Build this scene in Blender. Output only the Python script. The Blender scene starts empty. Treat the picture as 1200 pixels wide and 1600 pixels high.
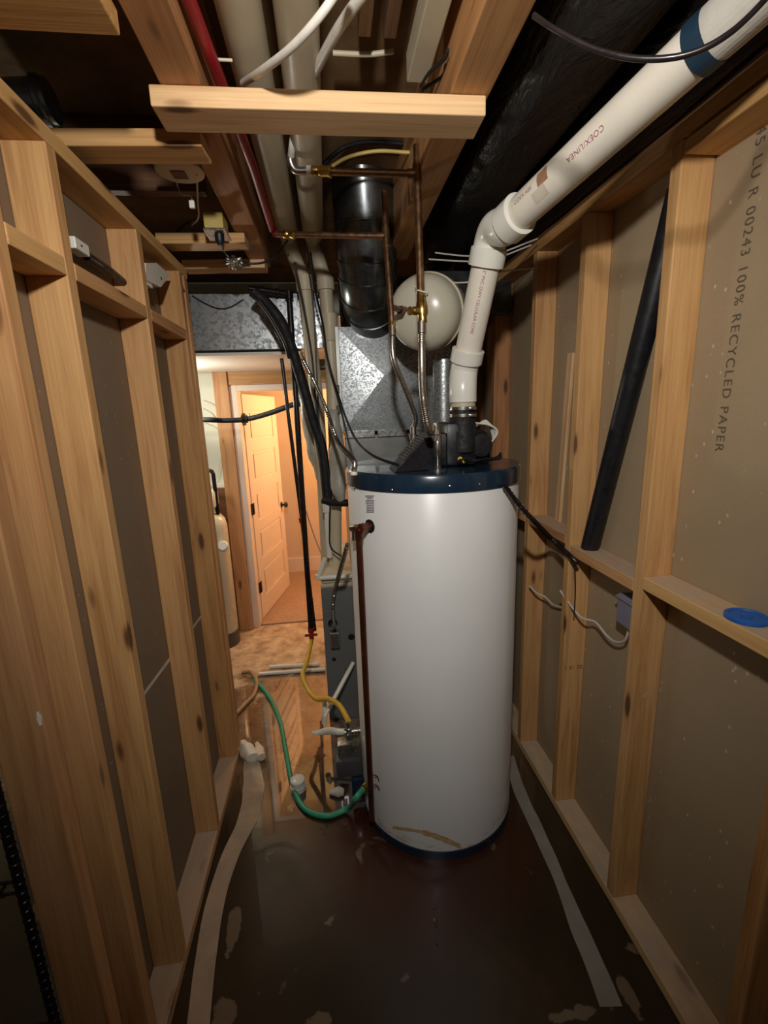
import bpy, bmesh, math, random
from mathutils import Vector, Matrix, noise
random.seed(7)
SC = bpy.context.scene
COL = SC.collection

# ------------------------------------------------------------------ camera
YAW, PITCH, ROLL, FPX, CAMZ = .1154, -.2163, -.0347, 711.5, 1.7
cyw, syw = math.cos(YAW), math.sin(YAW)
FWD = Vector((syw*math.cos(PITCH), cyw*math.cos(PITCH), math.sin(PITCH)))
R0 = Vector((cyw, -syw, 0)); U0 = R0.cross(FWD)
RGT = math.cos(ROLL)*R0 + math.sin(ROLL)*U0
UPV = -math.sin(ROLL)*R0 + math.cos(ROLL)*U0
CAM = Vector((0, 0, CAMZ))
cd = bpy.data.cameras.new('camera'); cam = bpy.data.objects.new('camera', cd); COL.objects.link(cam)
cd.sensor_fit = 'VERTICAL'; cd.sensor_height = 24; cd.sensor_width = 18; cd.lens = 24*FPX/1600; cd.clip_start = .02
m3 = Matrix((RGT, UPV, -FWD)).transposed()
cam.matrix_world = Matrix.Translation(CAM) @ m3.to_4x4()
SC.camera = cam

# ------------------------------------------------------------------ world, lights, exposure
SC.view_settings.view_transform = 'Standard'; SC.view_settings.look = 'None'
SC.view_settings.exposure = 0.0; SC.view_settings.gamma = 1; SC.view_settings.use_curve_mapping = False
w = bpy.data.worlds.new('world'); SC.world = w; w.use_nodes = True
w.node_tree.nodes['Background'].inputs[0].default_value = (1, .88, .72, 1)
w.node_tree.nodes['Background'].inputs[1].default_value = .035
def lamp(name, loc, power, col, rad, kind='POINT', size=.3, rot=None):
    l = bpy.data.lights.new(name, kind); l.energy = power; l.color = col
    if kind != 'AREA': l.shadow_soft_size = rad
    else: l.shape = 'RECTANGLE'; l.size = size; l.size_y = rad
    o = bpy.data.objects.new(name, l); o.location = loc; COL.objects.link(o)
    if rot: o.rotation_euler = rot
    return o
sp = lamp('corridor_spot', (.0, .02, 2.27), 72, (1, .965, .92), .035, kind='SPOT')
sp.data.spot_size = math.radians(122); sp.data.spot_blend = 1.0  # lamp is out of view; cone shaped to dim the near lower walls
sp.rotation_euler = (Vector((.24, 1.6, 1.75))-sp.location).to_track_quat('-Z', 'Y').to_euler()
lamp('laundry_bulb', (-.95, 2.95, 1.80), 13, (1, .93, .80), .05)
lamp('hall_lamp', (.36, 4.05, 1.75), 40, (1, .58, .29), .12)

# ------------------------------------------------------------------ helpers
def ray(x, y): return FWD + RGT*((x-600)/FPX) - UPV*((y-800)/FPX)
def PD(x, y, d): return CAM + ray(x, y)*d
def PX(x, y, X): r = ray(x, y); return CAM + r*(X/r.x)
def PY(x, y, Y): r = ray(x, y); return CAM + r*(Y/r.y)
def PZ(x, y, Z): r = ray(x, y); return CAM + r*((Z-CAMZ)/r.z)
HC = Vector((.39, 1.726)); HR = .327
def HS(x, y, R=HR):
    v = ray(x, y); a = v.x**2+v.y**2; b = -2*(v.x*HC.x+v.y*HC.y); k = HC.length_squared-R*R
    q = b*b-4*a*k; t = (-b-math.sqrt(q))/(2*a) if q > 0 else -b/2/a
    return CAM + v*t
WL = {}
def wloc(o): return WL.get(o.name, Vector((0, 0, 0)))
def new_bm(): return bmesh.new()
def obj(name, bm, mat, parent=None, smooth=False, angle=40):
    me = bpy.data.meshes.new(name)
    if parent is not None: loc = wloc(parent)
    else:
        xs = [v.co for v in bm.verts]
        lo = Vector([min(c[i] for c in xs) for i in range(3)]); hi = Vector([max(c[i] for c in xs) for i in range(3)])
        loc = (lo+hi)/2
    bmesh.ops.translate(bm, verts=bm.verts, vec=-loc)
    bmesh.ops.recalc_face_normals(bm, faces=bm.faces)
    if smooth:
        for f in bm.faces: f.smooth = True
        for e in bm.edges:
            if len(e.link_faces) == 2 and e.calc_face_angle(0) > math.radians(angle): e.smooth = False
    bm.to_mesh(me); bm.free()
    for m in (mat if isinstance(mat, (list, tuple)) else [mat]): me.materials.append(m)
    o = bpy.data.objects.new(name, me); COL.objects.link(o)
    if parent is not None: o.parent = parent
    else: o.location = loc
    WL[o.name] = loc
    return o
def tag(o, label, cat, group=None):
    o['label'] = label; o['category'] = cat
    if group: o['group'] = group
    return o
def lab(o, label): o['label'] = label; return o
def struct(o): o['kind'] = 'structure'; return o
def thing(name, loc, label, cat, group=None):
    o = bpy.data.objects.new(name, None); COL.objects.link(o); o.location = loc; o.empty_display_size = .05
    WL[o.name] = Vector(loc); return tag(o, label, cat, group)
def box(bm, lo, hi, bevel=0, mi=0):
    lo, hi = Vector(lo), Vector(hi)
    r = bmesh.ops.create_cube(bm, size=1); vs = r['verts']
    for v in vs: v.co = Vector([(lo[i]+hi[i])/2 + v.co[i]*(hi[i]-lo[i]) for i in range(3)])
    fs = {f for v in vs for f in v.link_faces}
    for f in fs: f.material_index = mi
    if bevel:
        es = list({e for v in vs for e in v.link_edges})
        bmesh.ops.bevel(bm, geom=es, offset=bevel, segments=2, affect='EDGES', profile=.5)
    return bm
def obox(bm, c, ax, ay, az, sx, sy, sz, bevel=0):
    """box centred at c along unit axes"""
    r = bmesh.ops.create_cube(bm, size=1); vs = r['verts']
    for v in vs: v.co = c + ax*v.co.x*sx + ay*v.co.y*sy + az*v.co.z*sz
    if bevel: bmesh.ops.bevel(bm, geom=list({e for v in vs for e in v.link_edges}), offset=bevel, segments=2, affect='EDGES', profile=.5)
    return bm
def spline(pts, n=8):
    pts = [Vector(p) for p in pts]
    if len(pts) < 3: return [pts[0].lerp(pts[-1], i/n) for i in range(n+1)]
    P = [2*pts[0]-pts[1]] + pts + [2*pts[-1]-pts[-2]]; out = []
    for i in range(1, len(P)-2):
        a, b, c, d = P[i-1:i+3]
        for k in range(n):
            t = k/n
            out.append(.5*((2*b)+(c-a)*t+(2*a-5*b+4*c-d)*t*t+(3*b-3*c+d-a)*t**3))
    out.append(pts[-1]); return out
def sweep(bm, pts, rad, seg=12, cap=True, sx=1, mi=0):
    """tube along pts; rad number or list"""
    pts = [Vector(p) for p in pts]; n = len(pts)
    if not isinstance(rad, (list, tuple)): rad = [rad]*n
    T = [(pts[min(i+1, n-1)]-pts[max(i-1, 0)]).normalized() for i in range(n)]
    u = T[0].cross(Vector((0, 0, 1)))
    if u.length < .1: u = T[0].cross(Vector((0, 1, 0)))
    u.normalize(); rings = []
    for i in range(n):
        u = (u - T[i]*u.dot(T[i])).normalized(); v = T[i].cross(u)
        rings.append([bm.verts.new(pts[i]+(u*math.cos(2*math.pi*k/seg)*sx+v*math.sin(2*math.pi*k/seg))*rad[i]) for k in range(seg)])
    for i in range(n-1):
        for k in range(seg):
            f = bm.faces.new((rings[i][k], rings[i][(k+1) % seg], rings[i+1][(k+1) % seg], rings[i+1][k])); f.material_index = mi
    if cap:
        bm.faces.new(rings[0][::-1]).material_index = mi; bm.faces.new(rings[-1]).material_index = mi
    return bm
def cable(bm, pts, rad, n=8, seg=8): return sweep(bm, spline(pts, n), rad, seg)
def ribbed(bm, pts, rad, pitch=.008, amp=.12, seg=10):
    s = spline(pts, 10); out = [s[0]]; 
    L = 0; fine = []
    for a, b in zip(s, s[1:]):
        d = (b-a).length; k = max(1, int(d/(pitch/2)))
        for j in range(k): fine.append(a.lerp(b, j/k))
    fine.append(s[-1])
    return sweep(bm, fine, [rad*(1+amp*(1 if i % 2 else -1)) for i in range(len(fine))], seg)
def lathe(bm, a, b, prof, seg=32, mi=0):
    """prof: list of (t along a->b in metres, radius)"""
    a, b = Vector(a), Vector(b); d = (b-a).normalized()
    u = d.cross(Vector((0, 0, 1)))
    if u.length < .1: u = d.cross(Vector((0, 1, 0)))
    u.normalize(); v = d.cross(u); rings = []
    for t, r in prof:
        c = a+d*t
        rings.append([bm.verts.new(c+(u*math.cos(2*math.pi*k/seg)+v*math.sin(2*math.pi*k/seg))*max(r, 1e-4)) for k in range(seg)])
    for i in range(len(rings)-1):
        for k in range(seg):
            bm.faces.new((rings[i][k], rings[i][(k+1) % seg], rings[i+1][(k+1) % seg], rings[i+1][k])).material_index = mi
    bm.faces.new(rings[0][::-1]).material_index = mi; bm.faces.new(rings[-1]).material_index = mi
    return bm
def poly_prism(bm, pts, nrm, depth):
    vs = [bm.verts.new(p) for p in pts]; ws = [bm.verts.new(Vector(p)+Vector(nrm)*depth) for p in pts]
    bm.faces.new(vs); bm.faces.new(ws[::-1])
    for i in range(len(vs)): bm.faces.new((vs[i], ws[i], ws[(i+1) % len(vs)], vs[(i+1) % len(vs)]))
    return bm

# ------------------------------------------------------------------ materials
def lin(c): return tuple([(x/12.92 if x <= .04045 else ((x+.055)/1.055)**2.4) for x in [q/255 for q in c]]) + (1,)
class NT:
    def __init__(s, name):
        s.m = bpy.data.materials.new(name); s.m.use_nodes = True; s.t = s.m.node_tree; s.b = s.t.nodes['Principled BSDF']
    def n(s, typ, **kw):
        x = s.t.nodes.new(typ)
        for k, v in kw.items():
            if k in x.inputs.keys() if hasattr(x.inputs, 'keys') else False: x.inputs[k].default_value = v
            else: setattr(x, k, v)
        return x
    def l(s, a, b): s.t.links.new(a, b)
    def noise(s, vec, scale, detail=4, rough=.55, dist=0):
        x = s.t.nodes.new('ShaderNodeTexNoise'); x.inputs['Scale'].default_value = scale; x.inputs['Detail'].default_value = detail
        x.inputs['Roughness'].default_value = rough; x.inputs['Distortion'].default_value = dist
        if vec is not None: s.l(vec, x.inputs['Vector'])
        return x.outputs['Fac']
    def ramp(s, fac, stops):
        x = s.t.nodes.new('ShaderNodeValToRGB'); e = x.color_ramp.elements
        while len(e) < len(stops): e.new(.5)
        for i, (p, c) in enumerate(stops): e[i].position = p; e[i].color = c if isinstance(c, tuple) else (c, c, c, 1)
        s.l(fac, x.inputs[0]); return x.outputs[0]
    def mix(s, fac, a, b, mode='MIX'):
        x = s.t.nodes.new('ShaderNodeMix'); x.data_type = 'RGBA'; x.blend_type = mode
        for i, q in ((0, fac), (6, a), (7, b)):
            if isinstance(q, (tuple, float, int)): x.inputs[i].default_value = q
            else: s.l(q, x.inputs[i])
        return x.outputs[2]
    def math(s, op, a, b=0, clamp=False):
        x = s.t.nodes.new('ShaderNodeMath'); x.operation = op; x.use_clamp = clamp
        for i, q in ((0, a), (1, b)):
            if isinstance(q, (float, int)): x.inputs[i].default_value = q
            else: s.l(q, x.inputs[i])
        return x.outputs[0]
    def bump(s, h, strength=.3, dist=.002):
        x = s.t.nodes.new('ShaderNodeBump'); x.inputs['Strength'].default_value = strength; x.inputs['Distance'].default_value = dist
        s.l(h, x.inputs['Height']); s.l(x.outputs[0], s.b.inputs['Normal'])
    def objco(s, scale=(1, 1, 1), rnd=True):
        tc = s.t.nodes.new('ShaderNodeTexCoord'); mp = s.t.nodes.new('ShaderNodeMapping'); mp.inputs['Scale'].default_value = scale
        s.l(tc.outputs['Object'], mp.inputs['Vector'])
        if rnd:
            oi = s.t.nodes.new('ShaderNodeObjectInfo'); mu = s.math('MULTIPLY', oi.outputs['Random'], 37.0)
            cx = s.t.nodes.new('ShaderNodeCombineXYZ'); s.l(mu, cx.inputs[0]); s.l(mu, cx.inputs[1]); s.l(mu, cx.inputs[2])
            s.l(cx.outputs[0], mp.inputs['Location'])
        return mp.outputs[0]
def plain(name, c, rough=.5, metal=0, var=.12, vs=12, bump=0, spec=None, coat=0, alpha=None):
    k = NT(name); co = k.objco()
    c = lin(c); d = tuple(x*(1-var) for x in c[:3])+(1,); e = tuple(min(1, x*(1+var)) for x in c[:3])+(1,)
    f = k.noise(co, vs); k.l(k.ramp(f, [(.3, d), (.7, e)]), k.b.inputs['Base Color'])
    k.b.inputs['Metallic'].default_value = metal
    r = k.noise(co, vs*2.3); k.l(k.ramp(r, [(.3, max(.02, rough*.8)), (.7, min(1, rough*1.2))]), k.b.inputs['Roughness'])
    if bump: k.bump(k.noise(co, vs*6), bump)
    if coat: k.b.inputs['Coat Weight'].default_value = coat
    return k.m
def wood(name, base, dark, knot=(70, 38, 20), rough=.62, pink=None):
    k = NT(name)
    co = k.objco((1.2, 22, 22)); co2 = k.objco((2.2, 9, 9))
    g = k.noise(co, 1.6, 6, .6, .8)
    fine = k.noise(k.objco((3, 160, 160)), 1.5, 3)
    col = k.ramp(g, [(.28, lin(dark)), (.5, lin(base)), (.75, tuple(min(1, x*1.13) for x in lin(base)[:3])+(1,))])
    col = k.mix(k.ramp(fine, [(.35, .35), (.6, 0.0)]), col, lin(dark))
    oi = k.t.nodes.new('ShaderNodeObjectInfo')
    hv = k.t.nodes.new('ShaderNodeHueSaturation'); k.l(col, hv.inputs['Color'])
    k.l(k.math('ADD', k.math('MULTIPLY', oi.outputs['Random'], .24), .82), hv.inputs['Value'])
    k.l(k.math('ADD', k.math('MULTIPLY', oi.outputs['Random'], .018), .491), hv.inputs['Hue'])
    vo = k.t.nodes.new('ShaderNodeTexVoronoi'); vo.inputs['Scale'].default_value = 1.25; k.l(k.objco((2.6, 9, 9)), vo.inputs['Vector'])
    kn = k.ramp(vo.outputs['Distance'], [(.10, 1.0), (.17, 0.0)])
    ring = k.ramp(vo.outputs['Distance'], [(.14, .4), (.36, 0.0)])
    c2 = k.mix(ring, hv.outputs[0], lin(dark)); c3 = k.mix(k.math('MULTIPLY', kn, .85), c2, lin(knot))
    ge = k.t.nodes.new('ShaderNodeNewGeometry'); sn = k.t.nodes.new('ShaderNodeSeparateXYZ'); k.l(ge.outputs['Normal'], sn.inputs[0])
    du = k.math('MULTIPLY', k.ramp(sn.outputs[2], [(.6, 0.), (.9, 1.)]), k.ramp(k.noise(k.objco((8, 8, 8)), 2, 3), [(.3, .45), (.6, .85)]))
    k.l(k.mix(du, c3, lin((186, 168, 148))), k.b.inputs['Base Color']); k.b.inputs['Roughness'].default_value = rough
    k.bump(fine, .25, .0008)
    return k.m
M = {}
M['wood'] = wood('stud_pine', (216, 168, 110), (184, 130, 78))
M['wood2'] = wood('joist_fir', (200, 148, 92), (158, 106, 60))
M['woodpale'] = wood('pale_pine', (228, 190, 140), (200, 152, 104))
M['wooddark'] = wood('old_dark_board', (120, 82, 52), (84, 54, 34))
M['dark'] = plain('dark_recess', (30, 24, 20), .9)
M['pvc'] = plain('white_pvc', (226, 218, 202), .28, var=.05, vs=6)
M['pvcfit'] = plain('pvc_fitting', (226, 224, 212), .26, var=.03, vs=6)
M['cream'] = plain('cream_pipe', (196, 184, 156), .45, var=.1, vs=5)
M['copper'] = plain('copper', (158, 124, 94), .42, metal=1, var=.3, vs=30)
M['copperold'] = plain('aged_copper', (104, 60, 42), .36, metal=.75, var=.35, vs=14)
M['brass'] = plain('brass', (196, 164, 92), .3, metal=1, var=.2, vs=40)
M['steel'] = plain('braided_steel', (186, 178, 168), .35, metal=1, var=.25, vs=120)
M['chrome'] = plain('zinc', (176, 176, 172), .3, metal=1, var=.15, vs=40)
M['black'] = plain('black_plastic', (24, 24, 27), .42, var=.25, vs=20)
M['blackiron'] = plain('black_iron', (36, 30, 30), .3, metal=.3, var=.3, vs=30)
M['rubber'] = plain('black_foam', (14, 14, 16), .7, var=.3, vs=20, bump=.2)
M['white'] = plain('white_paint', (232, 228, 216), .5, var=.03)
M['navy'] = plain('navy_enamel', (22, 44, 62), .22, var=.12, vs=6, coat=.4)
M['red'] = plain('red_pex', (150, 24, 34), .4, var=.1)
M['redpaint'] = plain('red_handle', (140, 34, 30), .5)
M['yellow'] = plain('yellow_coating', (224, 180, 62), .45, var=.12, vs=20)
M['yellowcable'] = plain('yellow_cable', (196, 172, 96), .5)
M['green'] = plain('green_hose', (62, 158, 122), .4, var=.1, vs=8)
M['tan'] = plain('tan_hose', (172, 138, 104), .5, var=.1)
M['blue'] = plain('blue_plastic', (30, 96, 180), .4, var=.06)
M['greycab'] = plain('grey_cabinet', (104, 108, 108), .45, var=.05, vs=3)
M['greydark'] = plain('grey_control', (72, 70, 72), .5, var=.08)
M['pex'] = plain('white_pex', (206, 200, 188), .4, var=.1, vs=40)
M['tankbeige'] = plain('tank_paint', (210, 204, 182), .25, var=.04, vs=4)
M['ebox'] = plain('grey_pvc_box', (128, 124, 140), .45, var=.06)
M['foil'] = plain('crumpled_foil', (160, 156, 146), .3, metal=.9, var=.35, vs=25, bump=.8)
M['plasticfilm'] = plain('cloudy_plastic_wrap', (170, 168, 156), .28, var=.2, vs=12, bump=.6)
M['foam'] = plain('foam_strip', (232, 216, 192), .7, var=.12, vs=14, bump=.3)
M['foamgrey'] = plain('grey_sill_foam', (196, 190, 178), .7, var=.1, vs=14, bump=.3)
M['ducttape'] = plain('blue_tape', (26, 50, 68), .5)
M['ink'] = plain('grey_ink', (96, 84, 68), .9, var=.05)
M['redink'] = plain('faded_red_ink', (150, 84, 90), .8, var=.2)
M['labelgrey'] = plain('label_print', (140, 140, 148), .6, var=.3, vs=90)
def black_sheet():
    k = NT('black_poly_sheet'); co = k.objco((1, .35, 1))
    k.b.inputs['Base Color'].default_value = lin((16, 17, 20)); k.b.inputs['Roughness'].default_value = .42
    k.bump(k.noise(co, 14, 4, .6, 1.5), .9, .02); return k.m
M['sheet'] = black_sheet()
def galv(name, dark=1.0, scale=55):
    k = NT(name); co = k.objco(rnd=False)
    vo = k.t.nodes.new('ShaderNodeTexVoronoi'); vo.inputs['Scale'].default_value = scale; k.l(co, vo.inputs['Vector'])
    sep = k.t.nodes.new('ShaderNodeSeparateColor'); k.l(vo.outputs['Color'], sep.inputs[0])
    f = k.math('ADD', k.math('MULTIPLY', sep.outputs[0], .6), k.math('MULTIPLY', k.noise(co, 160, 3), .4))
    a = tuple(x*dark for x in lin((128, 134, 138))[:3])+(1,); b = tuple(x*dark for x in lin((196, 200, 200))[:3])+(1,)
    k.l(k.ramp(f, [(.25, a), (.8, b)]), k.b.inputs['Base Color']); k.b.inputs['Metallic'].default_value = .75
    k.l(k.ramp(f, [(.2, .48), (.8, .3)]), k.b.inputs['Roughness']); return k.m
M['galv'] = galv('galvanised_spangle', 1.15, 150); M['galvtrunk'] = galv('galvanised_trunk', .85, 75); M['galvflue'] = plain('galvanised_flue', (120, 124, 126), .26, metal=.95, var=.3, vs=9)
def plainmetal():
    k = NT('dull_sheet_metal'); co = k.objco(rnd=False)
    k.l(k.ramp(k.noise(co, 6), [(.3, lin((120, 120, 116))), (.7, lin((150, 150, 146)))]), k.b.inputs['Base Color'])
    k.b.inputs['Metallic'].default_value = .7; k.b.inputs['Roughness'].default_value = .4; return k.m
M['sheetmetal'] = plainmetal()
def drywall(name, c, speck):
    k = NT(name); co = k.objco(rnd=False)
    base = k.ramp(k.noise(co, 3, 5), [(.3, tuple(x*.9 for x in lin(c)[:3])+(1,)), (.7, lin(c))])
    fib = k.noise(co, 260, 2)
    base = k.mix(k.ramp(fib, [(.4, .18), (.6, 0.)]), base, tuple(x*.7 for x in lin(c)[:3])+(1,))
    vo = k.t.nodes.new('ShaderNodeTexVoronoi'); vo.inputs['Scale'].default_value = 34; k.l(k.objco((1, 1, .7), False), vo.inputs['Vector'])
    big = k.ramp(k.noise(co, 9, 2), [(.46, 0.), (.56, 1.)])
    sp = k.math('MULTIPLY', k.ramp(vo.outputs['Distance'], [(.07, 1.), (.15, 0.)]), big)
    k.l(k.mix(k.math('MULTIPLY', sp, speck), base, lin((216, 204, 176))), k.b.inputs['Base Color'])
    k.b.inputs['Roughness'].default_value = .85; return k.m
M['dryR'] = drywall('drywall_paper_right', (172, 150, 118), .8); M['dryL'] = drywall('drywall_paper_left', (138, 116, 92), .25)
M['plaster'] = plain('white_green_wall', (222, 224, 206), .7, var=.03, vs=2)
M['orangewall'] = plain('hall_paint', (226, 200, 172), .7, var=.02, vs=2)
M['doorpaint'] = plain('door_paint', (232, 214, 196), .5, var=.02, vs=2)
M['carpet'] = plain('carpet', (170, 138, 112), .95, var=.2, vs=60, bump=.6)
M['osb'] = plain('subfloor_board', (118, 90, 56), .85, var=.25, vs=10, bump=.2)
M['concretewall'] = plain('foundation_wall', (92, 84, 76), .9, var=.2, vs=8)
M['stain'] = plain('brown_residue', (158, 118, 88), .6, var=.3, vs=60)
M['ochre'] = plain('ochre_rust_mark', (196, 168, 120), .7, var=.3, vs=50)
M['bead'] = plain('water_bead', (60, 52, 44), .04, coat=1)
M['tape'] = plain('drywall_tape', (206, 196, 176), .8)
def heater_mat():
    k = NT('heater_enamel'); geo = k.t.nodes.new('ShaderNodeNewGeometry'); sep = k.t.nodes.new('ShaderNodeSeparateXYZ'); k.l(geo.outputs['Position'], sep.inputs[0])
    co = k.objco((1, 1, 1), False); st = k.noise(k.objco((9, 9, .8), False), 2.2, 4)
    base = k.ramp(k.noise(co, 2.5), [(.3, lin((226, 226, 222))), (.7, lin((236, 236, 233)))])
    # rust streaks: along the foot and down the right side
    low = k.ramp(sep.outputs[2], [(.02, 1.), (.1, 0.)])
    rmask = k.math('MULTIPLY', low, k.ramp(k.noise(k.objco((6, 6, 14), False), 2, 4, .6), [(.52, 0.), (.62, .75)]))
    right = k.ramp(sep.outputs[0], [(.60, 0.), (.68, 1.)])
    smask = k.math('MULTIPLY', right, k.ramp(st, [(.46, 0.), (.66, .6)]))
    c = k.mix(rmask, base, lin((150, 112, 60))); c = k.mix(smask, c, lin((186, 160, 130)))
    k.l(c, k.b.inputs['Base Color']); k.b.inputs['Roughness'].default_value = .33; k.b.inputs['Coat Weight'].default_value = .15
    return k.m
M['heater'] = heater_mat()
PATCHES = [(p.x, p.y, rx, ry) for p, rx, ry in ((PZ(365, 1450, 0), .022, .07), (PZ(350, 1585, 0), .04, .05), (PZ(500, 1600, 0), .04, .03), (PZ(905, 1585, 0), .10, .02), (PZ(985, 1560, 0), .02, .06), (PZ(440, 1110, 0), .13, .16))]
def floor_mat():
    k = NT('wet_concrete'); geo = k.t.nodes.new('ShaderNodeNewGeometry'); pos = geo.outputs['Position']
    sep = k.t.nodes.new('ShaderNodeSeparateXYZ'); k.l(pos, sep.inputs[0]); X, Y = sep.outputs[0], sep.outputs[1]
    n1 = k.noise(pos, 3.2, 5, .6, .4); n2 = k.noise(pos, 11, 4, .6); n3 = k.noise(pos, 40, 3)
    wet = k.ramp(n1, [(.3, lin((40, 32, 21))), (.55, lin((52, 41, 27))), (.75, lin((66, 51, 35)))])
    dry = k.ramp(n2, [(.3, lin((150, 120, 92))), (.6, lin((206, 182, 150))), (.8, lin((226, 208, 182)))])
    # dry further back (laundry side)
    fy = k.math('ADD', Y, k.math('MULTIPLY', k.math('SUBTRACT', n1, .5), 1.6))
    fy = k.math('SUBTRACT', fy, k.math('MULTIPLY', X, .25))
    dmask = k.ramp(k.math('MULTIPLY', fy, .2), [(.575, 0.), (.60, 1.)])
    # pinkish-brown reflection on the floor by the drain, mixed into the wet colour
    mid = k.ramp(k.math('MULTIPLY', k.math('ADD', Y, k.math('MULTIPLY', k.math('SUBTRACT', n1, .5), .8)), .2), [(.36, 0.), (.44, 1.)])
    wet = k.mix(k.math('MULTIPLY', mid, .75), wet, k.ramp(n2, [(.35, lin((112, 78, 50))), (.62, lin((150, 118, 84)))]))
    # rust puddle round the heater
    dx = k.math('SUBTRACT', X, .30); dy = k.math('SUBTRACT', Y, 1.50)
    d = k.math('SQRT', k.math('ADD', k.math('MULTIPLY', dx, dx), k.math('MULTIPLY', dy, dy)))
    d = k.math('ADD', d, k.math('MULTIPLY', k.math('SUBTRACT', n2, .5), .22))
    wet = k.mix(k.ramp(d, [(.32, .8), (.48, 0.)]), wet, lin((66, 30, 16)))
    # pale scrapes of old mortar
    sc = k.math('MULTIPLY', k.ramp(k.noise(pos, 5.5, 3, .5, .8), [(.66, 0.), (.69, 1.)]), k.ramp(n3, [(.35, .3), (.6, .8)]))
    wet = k.mix(sc, wet, lin((128, 112, 92)))
    for (cx, cy, rx, ry) in PATCHES:
        ex = k.math('MULTIPLY', k.math('SUBTRACT', X, cx), 1/rx); ey = k.math('MULTIPLY', k.math('SUBTRACT', Y, cy), 1/ry)
        e = k.math('ADD', k.math('ADD', k.math('MULTIPLY', ex, ex), k.math('MULTIPLY', ey, ey)), k.math('MULTIPLY', k.math('SUBTRACT', n2, .5), 5.0))
        wet = k.mix(k.ramp(e, [(.7, .75), (.95, 0.)]), wet, lin((136, 120, 98)))
    k.l(k.mix(dmask, wet, dry), k.b.inputs['Base Color'])
    pud = k.ramp(k.math('MULTIPLY', k.math('ADD', Y, k.math('MULTIPLY', k.math('SUBTRACT', n1, .5), .3)), .2), [(.30, .05), (.36, 1.)])
    rr = k.mix(dmask, k.mix(pud, (.34, .34, .34, 1), (.07, .07, .07, 1)), (.42, .42, .42, 1)); rr = k.mix(sc, rr, (.4, .4, .4, 1))
    k.l(rr, k.b.inputs['Roughness'])
    k.l(k.math('MULTIPLY', k.math('SUBTRACT', 1.0, dmask), pud), k.b.inputs['Coat Weight']); k.b.inputs['Coat IOR'].default_value = 1.9; k.b.inputs['Coat Roughness'].default_value = .03
    hb = k.math('MULTIPLY', n3, k.math('ADD', k.math('MULTIPLY', dmask, .8), .03)); k.bump(hb, .35, .003)
    return k.m
M['floor'] = floor_mat()

# ------------------------------------------------------------------ setting: floor, ceiling, walls
LX, RX, LD, RD = -.547, .879, -.636, .968      # stud faces and drywall faces
struct(obj('floor', box(new_bm(), (-3.2, -1.6, -.08), (2.2, 3.6, 0)), M['floor']))
struct(obj('ceiling', box(new_bm(), (-3.2, -1.6, 2.63), (2.2, 3.6, 2.66)), M['osb']))
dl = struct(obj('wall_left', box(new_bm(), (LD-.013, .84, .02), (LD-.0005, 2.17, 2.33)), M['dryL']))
dr = struct(obj('wall_right', box(new_bm(), (RD+.0005, -.3, .02), (RD+.013, 3.3, 2.36)), M['dryR']))
# diagonal strip of tape on the left drywall
a, b = PX(228, 1080, LD), PX(320, 955, LD)
bm = new_bm(); d = (b-a).normalized(); n = Vector((1, 0, 0)); s = n.cross(d)
obox(bm, (a+b)/2+Vector((.0012, 0, 0)), d, s, n, (b-a).length+.1, .012, .002); lab(obj('tape_strip', bm, M['tape'], dl), 'pale diagonal tape strip')
struct(obj('wall_foundation', box(new_bm(), (.14, 3.45, 0), (2.2, 3.6, 2.63)), M['concretewall']))
# partition with the far doorway at y = 3.6
bm = new_bm(); box(bm, (-3.2, 3.62, 0), (-.79, 3.72, 2.63)); box(bm, (-.79, 3.62, 1.99), (.14, 3.72, 2.63)); struct(obj('wall_laundry', bm, M['plaster']))
bm = new_bm(); box(bm, (-3.25, -1.6, 0), (-3.2, 3.62, 2.63)); struct(obj('wall_far_left', bm, M['plaster']))
bm = new_bm(); box(bm, (-1.6, 4.86, 0), (1.4, 4.92, 2.5)); struct(obj('wall_hall', bm, M['orangewall']))
bm = new_bm(); box(bm, (.62, 3.72, 0), (.66, 4.86, 2.5)); struct(obj('wall_hall_right', bm, M['orangewall']))
bm = new_bm(); box(bm, (-1.4, 3.72, 0), (-1.36, 4.86, 2.5)); struct(obj('wall_hall_left', bm, M['orangewall']))
bm = new_bm(); box(bm, (-1.4, 3.6, 2.4), (.66, 4.92, 2.44)); struct(obj('ceiling_hall', bm, M['plaster']))
bm = new_bm(); box(bm, (-1.4, 3.60, -.05), (.66, 4.92, .012)); struct(obj('floor_carpet', bm, M['carpet']))
bm = new_bm(); box(bm, (-.6, 4.84, .012), (.62, 4.859, .17), .003); struct(obj('baseboard_hall', bm, M['doorpaint']))
bm = new_bm(); box(bm, (-1.8, 2.62, 2.02), (-.12, 3.61, 2.035)); struct(obj('ceiling_laundry', bm, M['white']))

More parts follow.
